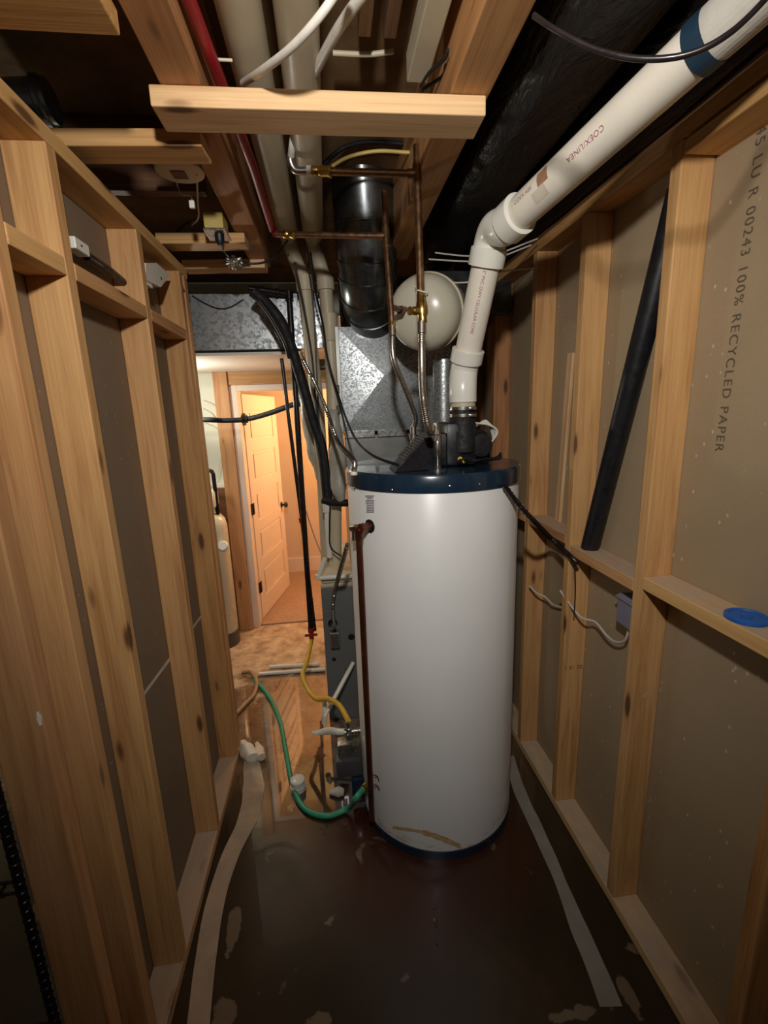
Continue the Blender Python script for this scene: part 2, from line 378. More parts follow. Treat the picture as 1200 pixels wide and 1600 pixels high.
# ------------------------------------------------------------------ framing
def board(name, label, p0, p1, wdir, w, t, mat, group, bevel=.003, cat='stud', parent=None):
    """p0,p1 centre line ends; w along wdir; t across"""
    p0, p1 = Vector(p0), Vector(p1); ax = (p1-p0); L = ax.length; ax.normalize()
    wd = Vector(wdir); wd = (wd-ax*wd.dot(ax)).normalized(); td = ax.cross(wd)
    bm = new_bm(); obox(bm, Vector((0, 0, 0)), Vector((1, 0, 0)), Vector((0, 1, 0)), Vector((0, 0, 1)), L, w, t, bevel)
    me = bpy.data.meshes.new(name)
    for f in bm.faces: f.smooth = False
    bm.to_mesh(me); bm.free(); me.materials.append(mat)
    o = bpy.data.objects.new(name, me); COL.objects.link(o)
    o.matrix_world = Matrix.Translation((p0+p1)/2) @ Matrix((ax, wd, td)).transposed().to_4x4()
    return tag(o, label, cat, group)
GL, GR, GC = 'studs of the left wall', 'studs of the right wall', 'cross boards under the ceiling joists'
W, T = .089, .038
def stud(side, y, label, z0=.04, z1=None, w=W, t=T, mat='wood', dx=0, ytop=None):
    """y = far face of the stud (left) / near face (right)"""
    if side == 'L': x = LX-w/2+dx; z1 = z1 or 2.275
    else: x = RX+w/2+dx; z1 = z1 or 2.31
    yt = y if ytop is None else ytop
    return board('wall_stud', label, (x, y, z0), (x, yt, z1), (1, 0, 0), w, t, M[mat], GL if side == 'L' else GR)
# left wall: bottom plate, top plate, studs, blocks
board('bottom_plate', 'pine sole plate lying on floor under left wall', (LX-W/2, .55, .02), (LX-W/2, 2.17, .02), (1, 0, 0), W, T, M['woodpale'], None, cat='wall plate')
board('top_plate', 'pine top plate running along head of left wall', (LX-W/2, -.4, 2.294), (LX-W/2, 2.17, 2.294), (1, 0, 0), W, T, M['wood'], None, cat='wall plate')
ps = stud('L', .822, 'wide knotty pine stud nearest the lens in left wall, scuffed with white paint', t=.038, mat='wood')
stud('L', .955, 'second stud of left wall, beside the gap next to the nearest one', mat='wood')
stud('L', 1.185, 'left wall stud with small dark nail hole, standing third', mat='wood')
stud('L', 1.65, 'knotty left wall stud between the two wide drywall bays', mat='wood')
stud('L', 2.07, 'inner one of the paired studs at far end of left wall', mat='wood2')
stud('L', 2.135, 'outermost stud closing the far end of left wall', mat='wood', t=.042, z0=0.0)
def lblock(y0, y1, label, z=2.035):
    board('fire_block', label, (LX-W/2, y0+T/2+.001, z), (LX-W/2, y1-T/2-.001, z), (1, 0, 0), W, T, M['wood'], 'blocking boards of the left wall', cat='blocking')
lblock(.955, 1.185, 'short blocking board high in left wall, nearest the lens')
lblock(1.185, 1.65, 'blocking board high in left wall over wide drywall bay')
lblock(1.65, 2.07, 'blocking board high in left wall by the far paired studs')
# right wall
board('bottom_plate', 'pine sole plate on floor under right wall', (RX+W/2, -.3, .02), (RX+W/2, 3.2, .02), (1, 0, 0), W, T, M['woodpale'], None, cat='wall plate')
board('top_plate', 'pine top plate above studs of right wall, below the white vent pipe', (RX+W/2, -.3, 2.33), (RX+W/2, 3.2, 2.33), (1, 0, 0), W, T, M['wood2'], None, cat='wall plate')
stud('R', .70, 'nearest stud at right picture edge under the blue lid', mat='wood2', dx=.0)
b1 = stud('R', 1.165, 'bright wide stud of right wall with round knot below the block', mat='wood')
stud('R', 1.57, 'right wall stud stamped with small digits near its foot', mat='wood')
stud('R', 1.935, 'right wall stud bored for the thin white cable', mat='wood')
stud('R', 2.40, 'dim stud of right wall just behind the heater vent', mat='wood2')
stud('R', 2.82, 'farthest dim stud of right wall, behind the furnace plenum', mat='wood2')
board('wall_stud', 'narrow pale furring strip against drywall beside bored stud', (RD-.012, 2.02, .04), (RD-.012, 1.98, 1.17), (1, 0, 0), .02, .045, M['woodpale'], GR)
board('wall_stud', 'narrow pale lath behind black pipe on right drywall', (RD-.008, 1.80, 1.19), (RD-.008, 1.76, 1.9), (1, 0, 0), .014, .04, M['woodpale'], GR)
def rblock(y0, y1, z, label, g='blocking boards of the right wall'):
    return board('fire_block', label, (RX+W/2, y0+T/2+.001, z), (RX+W/2, y1-T/2-.001, z), (1, 0, 0), W, T, M['wood'], g, cat='blocking')
rblock(.70, 1.165, 1.190, 'blocking board of right wall holding the blue lid')
rblock(1.165, 1.57, 1.168, 'blocking board of right wall where black pipe stands')
rblock(1.57, 1.935, 1.20, 'small blocking board of right wall behind the heater edge')
rblock(1.935, 2.40, 1.20, 'farthest blocking board of right wall, behind the heater')
board('fire_block', 'short flat board nailed atop nearest right stud bay', (RX+W/2, .70, 2.285), (RX+W/2, 1.135, 2.285), (1, 0, 0), W+.01, .03, M['wood'], 'blocking boards of the right wall', cat='blocking')
def scrap_patch(name, c, sx, sz, mat, parent, seed, lbl):
    bm = new_bm(); n = 14; vs = []
    for k in range(n):
        a = 2*math.pi*k/n; q = 1+.35*noise.noise(Vector((math.cos(a)*1.5, math.sin(a)*1.5, seed)))
        vs.append(Vector((c[0]+math.cos(a)*sx*q, c[1], c[2]+math.sin(a)*sz*q)))
    poly_prism(bm, vs, (0, -1, 0), .0008); bmesh.ops.transform(bm, matrix=parent.matrix_world.inverted(), verts=bm.verts)
    WL[parent.name] = Vector((0, 0, 0)); o = lab(obj(name, bm, mat, parent), lbl); return o
bpy.context.view_layer.update()
scrap_patch('paint_smear', (-.5515, .822-.0192, 1.175), .004, .014, M['white'], ps, 2, 'white paint smear')
# joists and flat boards under the ceiling
board('ceiling_joist', 'ceiling joist left of the twin cream pipes', (-.265, .2, 2.51), (-.265, 2.42, 2.51), (0, 0, 1), .24, .085, M['wood2'], 'joists overhead', cat='joist')
board('ceiling_joist', 'ceiling joist beside the black wrapped duct', (.352, -.1, 2.51), (.372, 2.3, 2.51), (0, 0, 1), .24, .09, M['wood2'], 'joists overhead', cat='joist')
board('cross_board', 'long knotty pine board across both joists, nearest overhead', (-.330, 1.222, 2.369), (.400, 1.210, 2.369), (0, 1, 0), .094, .040, M['woodpale'], GC, cat='board')
board('cross_board', 'second cross board from left wall plate to left joist', (-.66, 1.385, 2.369), (-.262, 1.365, 2.369), (0, 1, 0), .086, .038, M['wood'], GC, cat='board')
board('cross_board', 'third cross board carrying the yellow outlet box', (-.60, 2.03, 2.369), (-.27, 2.02, 2.369), (0, 1, 0), .086, .038, M['wood'], GC, cat='board')
board('cross_board', 'farthest cross board with broken end by crumpled foil', (-.60, 2.36, 2.375), (-.235, 2.34, 2.375), (0, 1, 0), .086, .038, M['woodpale'], GC, cat='board')
board('cross_board', 'dim board overhead in top left corner', (-.9, .93, 2.37), (-.315, .93, 2.37), (0, 1, 0), .13, .038, M['wood2'], GC, cat='board')
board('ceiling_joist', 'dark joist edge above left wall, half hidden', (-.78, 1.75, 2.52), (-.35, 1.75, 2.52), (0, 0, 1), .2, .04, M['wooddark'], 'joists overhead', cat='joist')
for x in (.13, .19):
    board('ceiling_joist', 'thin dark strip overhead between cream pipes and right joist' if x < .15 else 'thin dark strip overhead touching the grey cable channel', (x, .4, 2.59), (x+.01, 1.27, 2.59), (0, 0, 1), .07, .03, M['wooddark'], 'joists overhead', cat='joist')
tag(obj('duct_collar', lathe(new_bm(), (-.80, 1.50, 2.52), (-.3, 1.50, 2.56), [(0, .05), (.10, .05), (.105, .056), (.115, .056), (.12, .05), (.13, .05)], 28), M['galvflue'], None, True), 'shiny metal duct collar in dark upper left corner', 'duct')
# grey-white channel next to right joist
tag(obj('metal_channel', box(new_bm(), (.238, .5, 2.47), (.288, 1.27, 2.53), .003), M['cream']), 'pale strip channel overhead along side of right joist', 'channel')
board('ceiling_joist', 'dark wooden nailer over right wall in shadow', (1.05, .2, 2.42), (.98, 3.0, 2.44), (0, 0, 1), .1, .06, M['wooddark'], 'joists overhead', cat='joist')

# ------------------------------------------------------------------ water heater
H = thing('water_heater', (HC.x, HC.y, 0), 'tall white cylindrical water heater with navy top band standing on wet floor', 'water heater')
hb, ht = (HC.x, HC.y, 0), (HC.x, HC.y, 2)
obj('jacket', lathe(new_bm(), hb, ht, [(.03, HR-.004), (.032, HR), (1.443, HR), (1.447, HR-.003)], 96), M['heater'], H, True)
lab(obj('base_ring', lathe(new_bm(), hb, ht, [(.0, HR-.002), (0.0, HR+.004), (.036, HR+.004), (.038, HR-.001)], 96), M['navy'], H, True), 'dark foot ring')
tp = lab(obj('top_cap', lathe(new_bm(), hb, ht, [(1.442, HR+.001), (1.442, HR+.006), (1.490, HR+.006), (1.500, HR), (1.498, .02)], 96), M['navy'], H, True), 'glossy navy band and lid')
for q in ((554, 763), (703, 760), (612, 766), (750, 757)):
    p = HS(q[0], q[1], HR+.006); d = Vector((p.x-HC.x, p.y-HC.y, 0)).normalized()
    obj('screw', lathe(new_bm(), p-d*.002, p+d, [(0, .005), (.003, .005), (.005, .002)], 12), M['chrome'], tp, True)
# printed label patch following the curve
def curved_patch(x0, x1, y0, y1, off=.0015, nx=8):
    bm = new_bm(); rows = []
    for yy in (y0, y1):
        r = []
        for i in range(nx+1):
            p = HS(x0+(x1-x0)*i/nx, yy); d = Vector((p.x-HC.x, p.y-HC.y, 0)).normalized(); r.append(bm.verts.new(p+d*off))
        rows.append(r)
    for i in range(nx): bm.faces.new((rows[0][i], rows[0][i+1], rows[1][i+1], rows[1][i]))
    return bm
lb = new_bm()
for (xa, xb, ya, yb) in ((571, 585, 774, 776), (574, 583, 777, 779)) + tuple((572+(i > 2), 585, 781+i*2.6, 782.4+i*2.6) for i in range(8)):
    q = curved_patch(xa, xb, ya, yb); me = bpy.data.meshes.new('t'); q.to_mesh(me); q.free(); lb.from_mesh(me); bpy.data.meshes.remove(me)
lab(obj('printed_label', lb, M['labelgrey'], H), 'small grey printed text block')
bm = new_bm(); rows = []
for i in range(25):
    t = i/24; x_ = 614+106*t; y_ = 1293+30*t-6*math.sin(t*3.1); h_ = 2.2+2.6*abs(noise.noise(Vector((t*7, 3, 0))))+(1.5 if t > .45 else 0)
    r = []
    for yy in (y_-h_, y_+h_):
        p = HS(x_, yy); d = Vector((p.x-HC.x, p.y-HC.y, 0)).normalized(); r.append(bm.verts.new(p+d*.0008))
    rows.append(r)
for i in range(24): bm.faces.new((rows[i][0], rows[i+1][0], rows[i+1][1], rows[i][1]))
lab(obj('rust_mark', bm, M['ochre'], H), 'ochre rust mark near foot')
# T&P valve and pipe
v0 = HS(578, 822); vd = Vector((v0.x-HC.x, v0.y-HC.y, 0)).normalized()
lab(obj('valve_opening', lathe(new_bm(), v0-vd*.01, v0+vd, [(0, .024), (.012, .024), (.013, .017)], 32), M['black'], H, True), 'dark round opening')
vb = v0+vd*.04
bm = new_bm(); lathe(bm, v0-vd*.005, v0+vd, [(0, .015), (.03, .015), (.034, .017), (.05, .017), (.054, .01)], 20)
left = Vector((-vd.y, vd.x, 0)); left = -left if left.x > 0 else left
sweep(bm, [vb, vb+left*.012+Vector((0, 0, -.008)), vb+left*.014+Vector((0, 0, -.04))], [.016, .016, .014], 16)
sweep(bm, [vb, vb+left*.028+Vector((0, 0, -.004))], .0135, 16)
rv = lab(obj('relief_valve', bm, M['copperold'], H, True), 'aged brass relief valve')
bm = new_bm(); sweep(bm, [vb+left*.026+Vector((0, 0, -.003)), vb+left*.05+Vector((0, 0, -.008))], .0125, 16)
obox(bm, vb+left*.043+Vector((0, 0, -.028)), left, vd, Vector((0, 0, 1)), .012, .004, .045, .001)
lab(obj('valve_lever', bm, M['chrome'], rv, True), 'bluish metal test lever')
p1 = vb+left*.014+Vector((0, 0, -.03)); p2 = PD(574, 1248, 1.93)
p2 = Vector((p1.x-.0, p1.y+.02, .085))
tpz = lab(obj('discharge_pipe', sweep(new_bm(), [p1, p1.lerp(p2, .5), p2], .0115, 16), M['copperold'], H, True), 'long dark copper discharge pipe')
bm = new_bm()
for z in (.29, .245):
    c = Vector((p2.x, p2.y, z)); cable(bm, [c+Vector((.012, -.004, .01)), c+Vector((.028, -.008, .004)), c+Vector((.034, -.004, -.022))], .0018, 5, 6)
lab(obj('wire_tie', bm, M['copperold'], H, True), 'loose reddish wire ends')
# brass nipples for water
HOTB = Vector(PZ(684, 735, 1.5)); COLDB = Vector((.30, 1.83, 1.50))
COLDB = Vector(PD(647, 735, 1.80)); COLDB.z = 1.5
for b_, nm in ((HOTB, 'front'), (COLDB, 'rear')):
    hgt = .14 if nm == 'front' else .10
    lab(obj('water_nipple', lathe(new_bm(), b_-Vector((0, 0, .004)), b_+Vector((0, 0, 1)), [(0, .03), (.006, .03), (.007, .0125), (.045, .0125), (.05, .0155), (hgt-.02, .0155), (hgt-.015, .012), (hgt, .012)], 24), M['chrome'], H, True), 'galvanised pipe nipple, %s' % nm)
# conduit nub at left of top
nb = Vector(PZ(553, 742, 1.5)); lab(obj('cable_clamp', lathe(new_bm(), nb, nb+Vector((0, 0, 1)), [(0, .012), (.01, .012), (.018, .006)], 12), M['pvc'], H, True), 'small white clamp')
# blower assembly
BC = Vector((.475, 1.70, 1.5))
bm = new_bm()
box(bm, (BC.x-.115, BC.y-.10, 1.499), (BC.x+.03, BC.y+.10, 1.62), .012)
box(bm, (BC.x-.06, BC.y-.11, 1.50), (BC.x+.055, BC.y+.085, 1.655), .015)
box(bm, (BC.x+.03, BC.y-.06, 1.499), (BC.x+.125, BC.y+.06, 1.60), .012)
bl = lab(obj('blower_housing', bm, M['black'], H, True), 'black power vent blower housing')
bm = new_bm()
lathe(bm, (BC.x+.07, BC.y-.02, 1.57), (BC.x+.07, BC.y-1, 1.57), [(-.06, .055), (.05, .055), (.06, .045), (.09, .04), (.092, .02)], 28)
lab(obj('blower_motor', bm, M['black'], bl, True), 'round black motor')
bm = new_bm()
A0, A1, A2 = Vector((.19, 1.50, 1.501)), Vector((.345, 1.50, 1.501)), Vector((.345, 1.55, 1.62))
poly_prism(bm, [Vector((.215, 1.50, 1.501)), Vector((.365, 1.53, 1.501)), Vector((.365, 1.53, 1.60)), Vector((.335, 1.524, 1.612))], (.0, 1, 0), .15)
sh = lab(obj('air_intake_shroud', bm, M['black'], H), 'sloped black intake shroud')
bm = new_bm()
for i in range(9):
    t = .35+i*.07; p = Vector((.215, 1.497, 1.501)).lerp(Vector((.335, 1.52, 1.612)), t)
    box(bm, p+Vector((-.006, 0, -.002)), p+Vector((.004, .15, .008)), .001)
lab(obj('louvre_slats', bm, M['black'], sh), 'row of black slats')
bm = new_bm(); OC = Vector((BC.x+.012, BC.y-.055, 0))
OC = Vector(PD(723, 655, 1.64))
lathe(bm, (OC.x, OC.y, 1.55), (OC.x, OC.y, 3), [(0, .052), (.07, .050), (.075, .046), (.156, .046), (.158, .044)], 32)
ob = lab(obj('outlet_boot', bm, M['rubber'], H, True), 'black rubber outlet boot')
for z in (1.672, 1.696):
    bm = new_bm(); lathe(bm, (OC.x, OC.y, z), (OC.x, OC.y, 3), [(0, .046), (.001, .049), (.012, .049), (.013, .046)], 32)
    obox(bm, Vector((OC.x+.02, OC.y-.047, z+.0055)), Vector((1, 0, 0)), Vector((0, 1, 0)), Vector((0, 0, 1)), .022, .01, .011, .002)
    obj('hose_clamp', bm, M['chrome'], ob, True)
bm = new_bm()
for k in range(5):
    s = Vector((BC.x+.06, BC.y-.06+.01*k, 1.65-.008*k)); cable(bm, [s, s+Vector((.05, -.02, .012*k-.01)), s+Vector((.075, -.03, -.035)), s+Vector((.05, -.03, -.075+.004*k))], .0035, 6, 6)
lab(obj('blower_wire', bm, M['pex'], bl, True), 'loop of pale wires')
bm = new_bm()
for k in range(4):
    s = Vector((BC.x-.035+.012*k, BC.y-.15, 1.515)); cable(bm, [s, s+Vector((.03, -.02, .02-.004*k)), s+Vector((.07, .0, .004*k)), s+Vector((.13, .02, .006)), s+Vector((.17-.01*k, .04, .015+.004*k))], .0035, 6, 6)
lab(obj('wire_harness', bm, M['black'], bl, True), 'bundle of dark wires')
bm = new_bm(); s = Vector((BC.x-.03, BC.y-.155, 1.53)); cable(bm, [s, s+Vector((.008, -.005, .006)), s+Vector((.02, -.005, -.012))], .0035, 5, 6); lab(obj('yellow_wire', bm, M['yellow'], bl, True), 'short yellow wire')
# gas valve cluster on lower left of the heater
GV = Vector((.035, 1.705, 0))
bm = new_bm(); q0 = PD(525, 1190, 1.96); q1 = PD(566, 1210, 1.96)
box(bm, (q0.x, q0.y-.02, q1.z-.012), (q1.x+.0, q0.y+.07, q0.z+.012), .006)
gv = lab(obj('control_box', bm, M['greydark'], H, True), 'dark grey gas control box')
bm = new_bm(); box(bm, (q0.x+.01, q0.y, q0.z+.012), (q1.x, q0.y+.06, q0.z+.075), .006)
lathe(bm, (q1.x-.02, q0.y+.01, q0.z+.06), (q1.x-.02, q0.y-1, q0.z+.06), [(0, .02), (.02, .02), (.024, .012)], 20)
vc = PD(545, 1140, 1.96)
lathe(bm, vc+Vector((0, 0, -.03)), vc+Vector((0, 0, 1)), [(0, .016), (.04, .016), (.044, .011), (.07, .011)], 16)
lathe(bm, vc+Vector((.0, -.01, -.02)), vc+Vector((0, -1, -.02)), [(0, .014), (.018, .014), (.02, .008)], 16)
lathe(bm, vc+Vector((-.02, 0, -.01)), vc+Vector((1, 0, -.01)), [(0, .014), (.06, .014), (.062, .016), (.08, .016)], 16)
lab(obj('gas_valve', bm, M['foil'], H, True), 'corroded metal gas valve')
bm = new_bm(); r0 = PD(560, 1225, 1.98); box(bm, (r0.x-.03, r0.y-.02, .045), (r0.x+.03, r0.y+.05, r0.z+.04), .006)
lab(obj('burner_door', bm, M['navy'], H, True), 'dark blue burner access')
dv = Vector(PD(571, 1228, 1.88)); bm = new_bm(); lathe(bm, dv+Vector((.03, .03, 0)), dv+Vector((-.97, -.97, -.2)), [(0, .012), (.03, .012), (.034, .018), (.05, .018), (.054, .012), (.07, .012)], 18)
lab(obj('drain_valve', bm, M['brass'], H, True), 'small brass drain cock')
bm = new_bm(); q = curved_patch(576, 590, 1208, 1232, .002, 4); me = bpy.data.meshes.new('t'); q.to_mesh(me); q.free(); bm.from_mesh(me); lab(obj('sticker_scrap', bm, M['white'], H), 'torn white sticker scrap')

# ------------------------------------------------------------------ PVC vent pipe
V = thing('vent_pipe', (OC.x, OC.y, 1.70), 'thick white plastic vent pipe rising from heater and slanting to upper right', 'pipe')
PR = .0445
pA = Vector((OC.x, OC.y, 1.68)); pB = Vector(PD(724, 600, 1.62)); pB.z = 1.79
e1 = Vector(PD(728, 565, 1.60)); e2 = Vector(PD(762, 400, 1.415)); e3 = Vector(PD(800, 345, 1.28)); end = Vector(PD(1255, -75, .67))
bm = new_bm(); sweep(bm, [Vector((pA.x, pA.y, 1.705)), Vector((pA.x, pA.y, 1.73))], PR, 32); lab(obj('pipe_stub', bm, M['cream'], V, True), 'beige short stub')
bm = new_bm(); ed = (e2-e1).normalized()
c1 = e1+ed*.01
s = spline([Vector((pA.x, pA.y, 1.725)), Vector((pA.x, pA.y, 1.775)), e1-ed*.035, e1+ed*.03], 6)
sweep(bm, s, .0485, 32); lathe(bm, e1-ed*.004, e1+ed, [(0, .05), (.004, .056), (.045, .056), (.047, .046)], 32)
lab(obj('lower_elbow', bm, M['pvcfit'], V, True), 'white lower elbow fitting')
obj('lower_pipe', sweep(new_bm(), [e1, e2], PR, 32), M['pvc'], V, True)
ed2 = (end-e3).normalized()
bm = new_bm(); mid = spline([e2-ed*.01, e2+ed*.045, (e2+ed*.085).lerp(e3-ed2*.06, .5), e3-ed2*.03, e3+ed2*.01], 6)
sweep(bm, mid, .0495, 32)
lathe(bm, e2-ed*.03, e2+ed, [(0, .046), (.002, .056), (.05, .056), (.054, .05)], 32)
lathe(bm, e3-ed2*.02, e3+ed2, [(0, .05), (.004, .056), (.055, .056), (.057, .046)], 32)
lab(obj('upper_elbow', bm, M['pvcfit'], V, True), 'white upper elbow fitting')
obj('upper_pipe', sweep(new_bm(), [e3, end], PR, 40), M['pvc'], V, True)
def on_pipe_patch(a, d, t0, t1, ang0, ang1, r, ref):
    u = (ref-d*ref.dot(d)).normalized(); v = d.cross(u); bm = new_bm(); g = []
    K = 6 if ang1-ang0 < 200 else 36
    for i in range(7):
        t = t0+(t1-t0)*i/6; row = []
        for k in range(K+1):
            an = math.radians(ang0+(ang1-ang0)*k/K); row.append(bm.verts.new(a+d*t+(u*math.cos(an)+v*math.sin(an))*r))
        g.append(row)
    for i in range(6):
        for k in range(K): bm.faces.new((g[i][k], g[i][k+1], g[i+1][k+1], g[i+1][k]))
    return bm
SPC = [1.0]
def text_mesh(s, size):
    cu = bpy.data.curves.new('t', 'FONT'); cu.body = s; cu.size = size; cu.align_x = 'LEFT'; cu.space_character = SPC[0]
    o = bpy.data.objects.new('t', cu); COL.objects.link(o); dg = bpy.context.evaluated_depsgraph_get(); dg.update()
    me = bpy.data.meshes.new_from_object(o.evaluated_get(dg)); bpy.data.objects.remove(o); bpy.data.curves.remove(cu)
    return me
def flat_text(name, s, size, origin, xd, yd, mat, parent, wrap=None, label=None):
    """xd reading direction, yd letter-up direction"""
    me = text_mesh(s, size); bm = new_bm(); bm.from_mesh(me)
    xd, yd = Vector(xd).normalized(), Vector(yd).normalized(); z = xd.cross(yd)
    if wrap:
        bmesh.ops.triangulate(bm, faces=bm.faces)
    for v in bm.verts:
        c = v.co.copy()
        if wrap:
            ax0, r, ang0 = wrap; an = ang0+c.y/r
            v.co = ax0+xd*c.x+(yd*math.sin(an)+z*math.cos(an))*r
        else: v.co = Vector(origin)+xd*c.x+yd*c.y+z*.0008
    o = obj(name, bm, mat, parent)
    if label: lab(o, label)
    return o
camd = (CAM-e3).normalized()
# print reads from the elbow upward; letters wrap on the pipe
def pipe_text(s, a, d, t, ang, size, flip=False):
    tocam = (CAM-(a+d*t)); tocam = (tocam-d*tocam.dot(d)).normalized()
    xd = d*(-1 if flip else 1); yd = tocam.cross(xd)      # xd x yd = tocam
    me_ax = a+d*t
    flat_text('printed_text', s, size, me_ax, xd, yd, M['redink'], V, wrap=(me_ax, PR+.0006, math.radians(ang)), label='faded red print')
L3 = (end-e3).length
SPC[0] = 1.1
pipe_text('COEX/LINEA', e3, ed2, .345, -26, .0165, flip=True)
SPC[0] = 1.0
pipe_text('COEX ABS', e3, ed2, .065, 34, .014)
pipe_text('3" PVC-DWV CELLULAR CORE', e2, -ed, .035, -6, .014)
tocam = (CAM-e3).normalized()
lab(obj('brown_stain', on_pipe_patch(e3, ed2, .15, .185, -62, -22, PR+.0007, tocam), M['stain'], V), 'peeled brown stain')
lab(obj('clear_sticker', on_pipe_patch(e3, ed2, .125, .17, -20, 14, PR+.0007, tocam), M['tape'], V), 'yellowed clear sticker')
lab(obj('tape_band', on_pipe_patch(e3, ed2, .51, .542, -180, 180, PR+.003, tocam), M['ducttape'], V), 'dark blue tape band')
lab(obj('foil_wrap', on_pipe_patch(e3, ed2, .54, .9, -180, 180, PR+.0015, tocam), M['foamgrey'], V), 'grey sleeve on pipe end')

# ------------------------------------------------------------------ black wrapped ducts
def wrinkle_duct(name, label, x0, x1, z0, z1, y0, y1, seed, x0b=None):
    bm = new_bm(); n, m = 60, 40; rings = []
    for i in range(n+1):
        t = i/n; y = y0+(y1-y0)*t; r = []
        xa = x0+(x0b-x0)*t if x0b is not None else x0
        for k in range(m):
            a = 2*math.pi*k/m; ca, sa = math.cos(a), math.sin(a)
            e = .55; cx = math.copysign(abs(ca)**e, ca); cz = math.copysign(abs(sa)**e, sa)
            q = 1+.05*noise.noise(Vector((ca*2.2+seed, sa*2.2, y*5)))+.03*noise.noise(Vector((ca*7, sa*7+seed, y*3)))
            r.append(bm.verts.new(((xa+x1)/2+cx*(x1-xa)/2*q, y, (z0+z1)/2+cz*(z1-z0)/2*q)))
        rings.append(r)
    for i in range(n):
        for k in range(m): bm.faces.new((rings[i][k], rings[i][(k+1) % m], rings[i+1][(k+1) % m], rings[i+1][k]))
    bm.faces.new(rings[0][::-1]); bm.faces.new(rings[-1])
    return tag(obj(name, bm, M['sheet'], None, True, 60), label, 'duct', 'black wrapped ducts')
wrinkle_duct('wrapped_duct', 'big black plastic wrapped duct overhead beside right joist', .425, .70, 2.40, 2.625, -.1, 2.6, 3, .52)
wrinkle_duct('wrapped_duct', 'black plastic wrapped duct overhead above the white vent pipe', .725, 1.0, 2.425, 2.625, -.1, 2.8, 9, .78)

# ------------------------------------------------------------------ furnace, plenum, ducts
F = thing('furnace', (.2, 2.6, 0), 'grey metal furnace cabinet with sheet metal plenum behind the heater', 'furnace')
FY = 2.30
bm = new_bm(); box(bm, (-.085, FY, .0), (.60, FY+.65, .80), .006); cab = lab(obj('cabinet', bm, M['greycab'], F), 'grey painted cabinet')
bm = new_bm(); box(bm, (-.085, FY-.006, .802), (.60, FY+.65, .822), .003); box(bm, (-.08, FY-.003, .825), (.60, FY+.65, .86), .003); lab(obj('top_trim', bm, M['cream'], F), 'cream stacked trim on cabinet')
for (px, py, rr) in ((520, 974, .026), (522, 1030, .011), (549, 995, .018)):
    p = PY(px, py, FY-.002); obj('knockout_hole', lathe(new_bm(), p, p+Vector((0, -1, 0)), [(0, rr), (.0015, rr), (.002, rr*.9)], 24), M['black'], cab, True)
# coil box and transition
bm = new_bm(); box(bm, (.088, 2.42, .86), (.86, 2.95, 1.585), .003); lab(obj('coil_box', bm, M['sheetmetal'], F), 'plain dull metal box')
bm = new_bm()
for i in range(4): box(bm, (.09+i*.17, 2.402, 1.572), (.245+i*.17, 2.42, 1.604), .002)
lab(obj('drive_cleats', bm, M['chrome'], F), 'shiny cleat strips')
# plenum with cross-broken front face
x0, x1, z0, z1, yb = .078, .66, 1.604, 2.12, 2.42
bm = new_bm(); ap = Vector((.30, yb-.035, 1.88))
A_, B_, C_, D_ = [Vector(q) for q in ((x0, yb, z0), (x1, yb, z0), (x1, yb, z1), (x0, yb, z1))]
vs = [bm.verts.new(q) for q in (A_, B_, C_, D_)]; bk = [bm.verts.new(q+Vector((0, .5, 0))) for q in (A_, B_, C_, D_)]; c = bm.verts.new(ap)
for i in range(4):
    bm.faces.new((vs[i], vs[(i+1) % 4], c)); bm.faces.new((vs[i], bk[i], bk[(i+1) % 4], vs[(i+1) % 4]))
bm.faces.new(bk)
lab(obj('plenum', bm, M['galv'], F), 'spangled plenum with cross-folded face')
bm = new_bm(); box(bm, (.064, 2.40, 1.604), (.084, 2.44, 2.12), .002); lab(obj('corner_flange', bm, M['sheetmetal'], F), 'narrow corner flange')
for z in (1.80, 1.70):
    obj('latch', box(new_bm(), (.052, 2.385, z), (.072, 2.40, z+.04), .003), M['black'], F)
# round flue elbow
R_ = .142
fl = thing('round_duct', (.24, 1.95, 2.3), 'round galvanised duct curving down from ceiling into plenum', 'duct')
path = spline([Vector(PD(560, 205, 1.80)), Vector(PD(568, 300, 1.90)), Vector(PD(574, 395, 2.02)), Vector(PD(576, 455, 2.14)), Vector(PD(582, 500, 2.36))], 7)
d0 = (path[0]-path[6]).normalized(); path = [path[0]+d0*.25]+path
bm = new_bm(); sweep(bm, path, R_*.93, 40); pp = obj('duct_body', bm, M['galvflue'], fl, True)
for i in (6, 11, 16, 19, 22, 25):
    a = path[i]; d = (path[i+1]-path[i-1]).normalized() if i+1 < len(path) else (path[i]-path[i-1]).normalized()
    obj('gore_seam', lathe(new_bm(), a, a+d, [(-.006, R_*.93), (-.004, R_*.965), (.004, R_*.965), (.006, R_*.93)], 40), M['galvflue'], pp, True)
# horizontal trunk duct behind the left wall's end
tag(obj('trunk_duct', box(new_bm(), (-1.5, 2.60, 2.045), (.02, 3.1, 2.32), .002), M['galvtrunk']), 'wide spangled trunk duct crossing over the laundry opening', 'duct')
# duct pieces behind the tank
tag(obj('branch_duct', lathe(new_bm(), (.562, 2.20, .0), (.562, 2.20, 3), [(0, .05), (1.93, .05), (1.932, .044)], 28), M['galv'], None, True), 'slim galvanised flue pipe below the beige tank', 'duct')
tag(obj('branch_duct', box(new_bm(), (.56, 2.35, 2.16), (.95, 2.9, 2.36), .004), M['galvflue']), 'dim boxy duct behind beige tank under ceiling', 'duct')
tag(obj('branch_duct', lathe(new_bm(), (.645, 2.24, .0), (.645, 2.24, 3), [(0, .04), (1.73, .04), (1.732, .034)], 28), M['galv'], None, True), 'short galvanised stub pipe right of slim flue', 'duct')

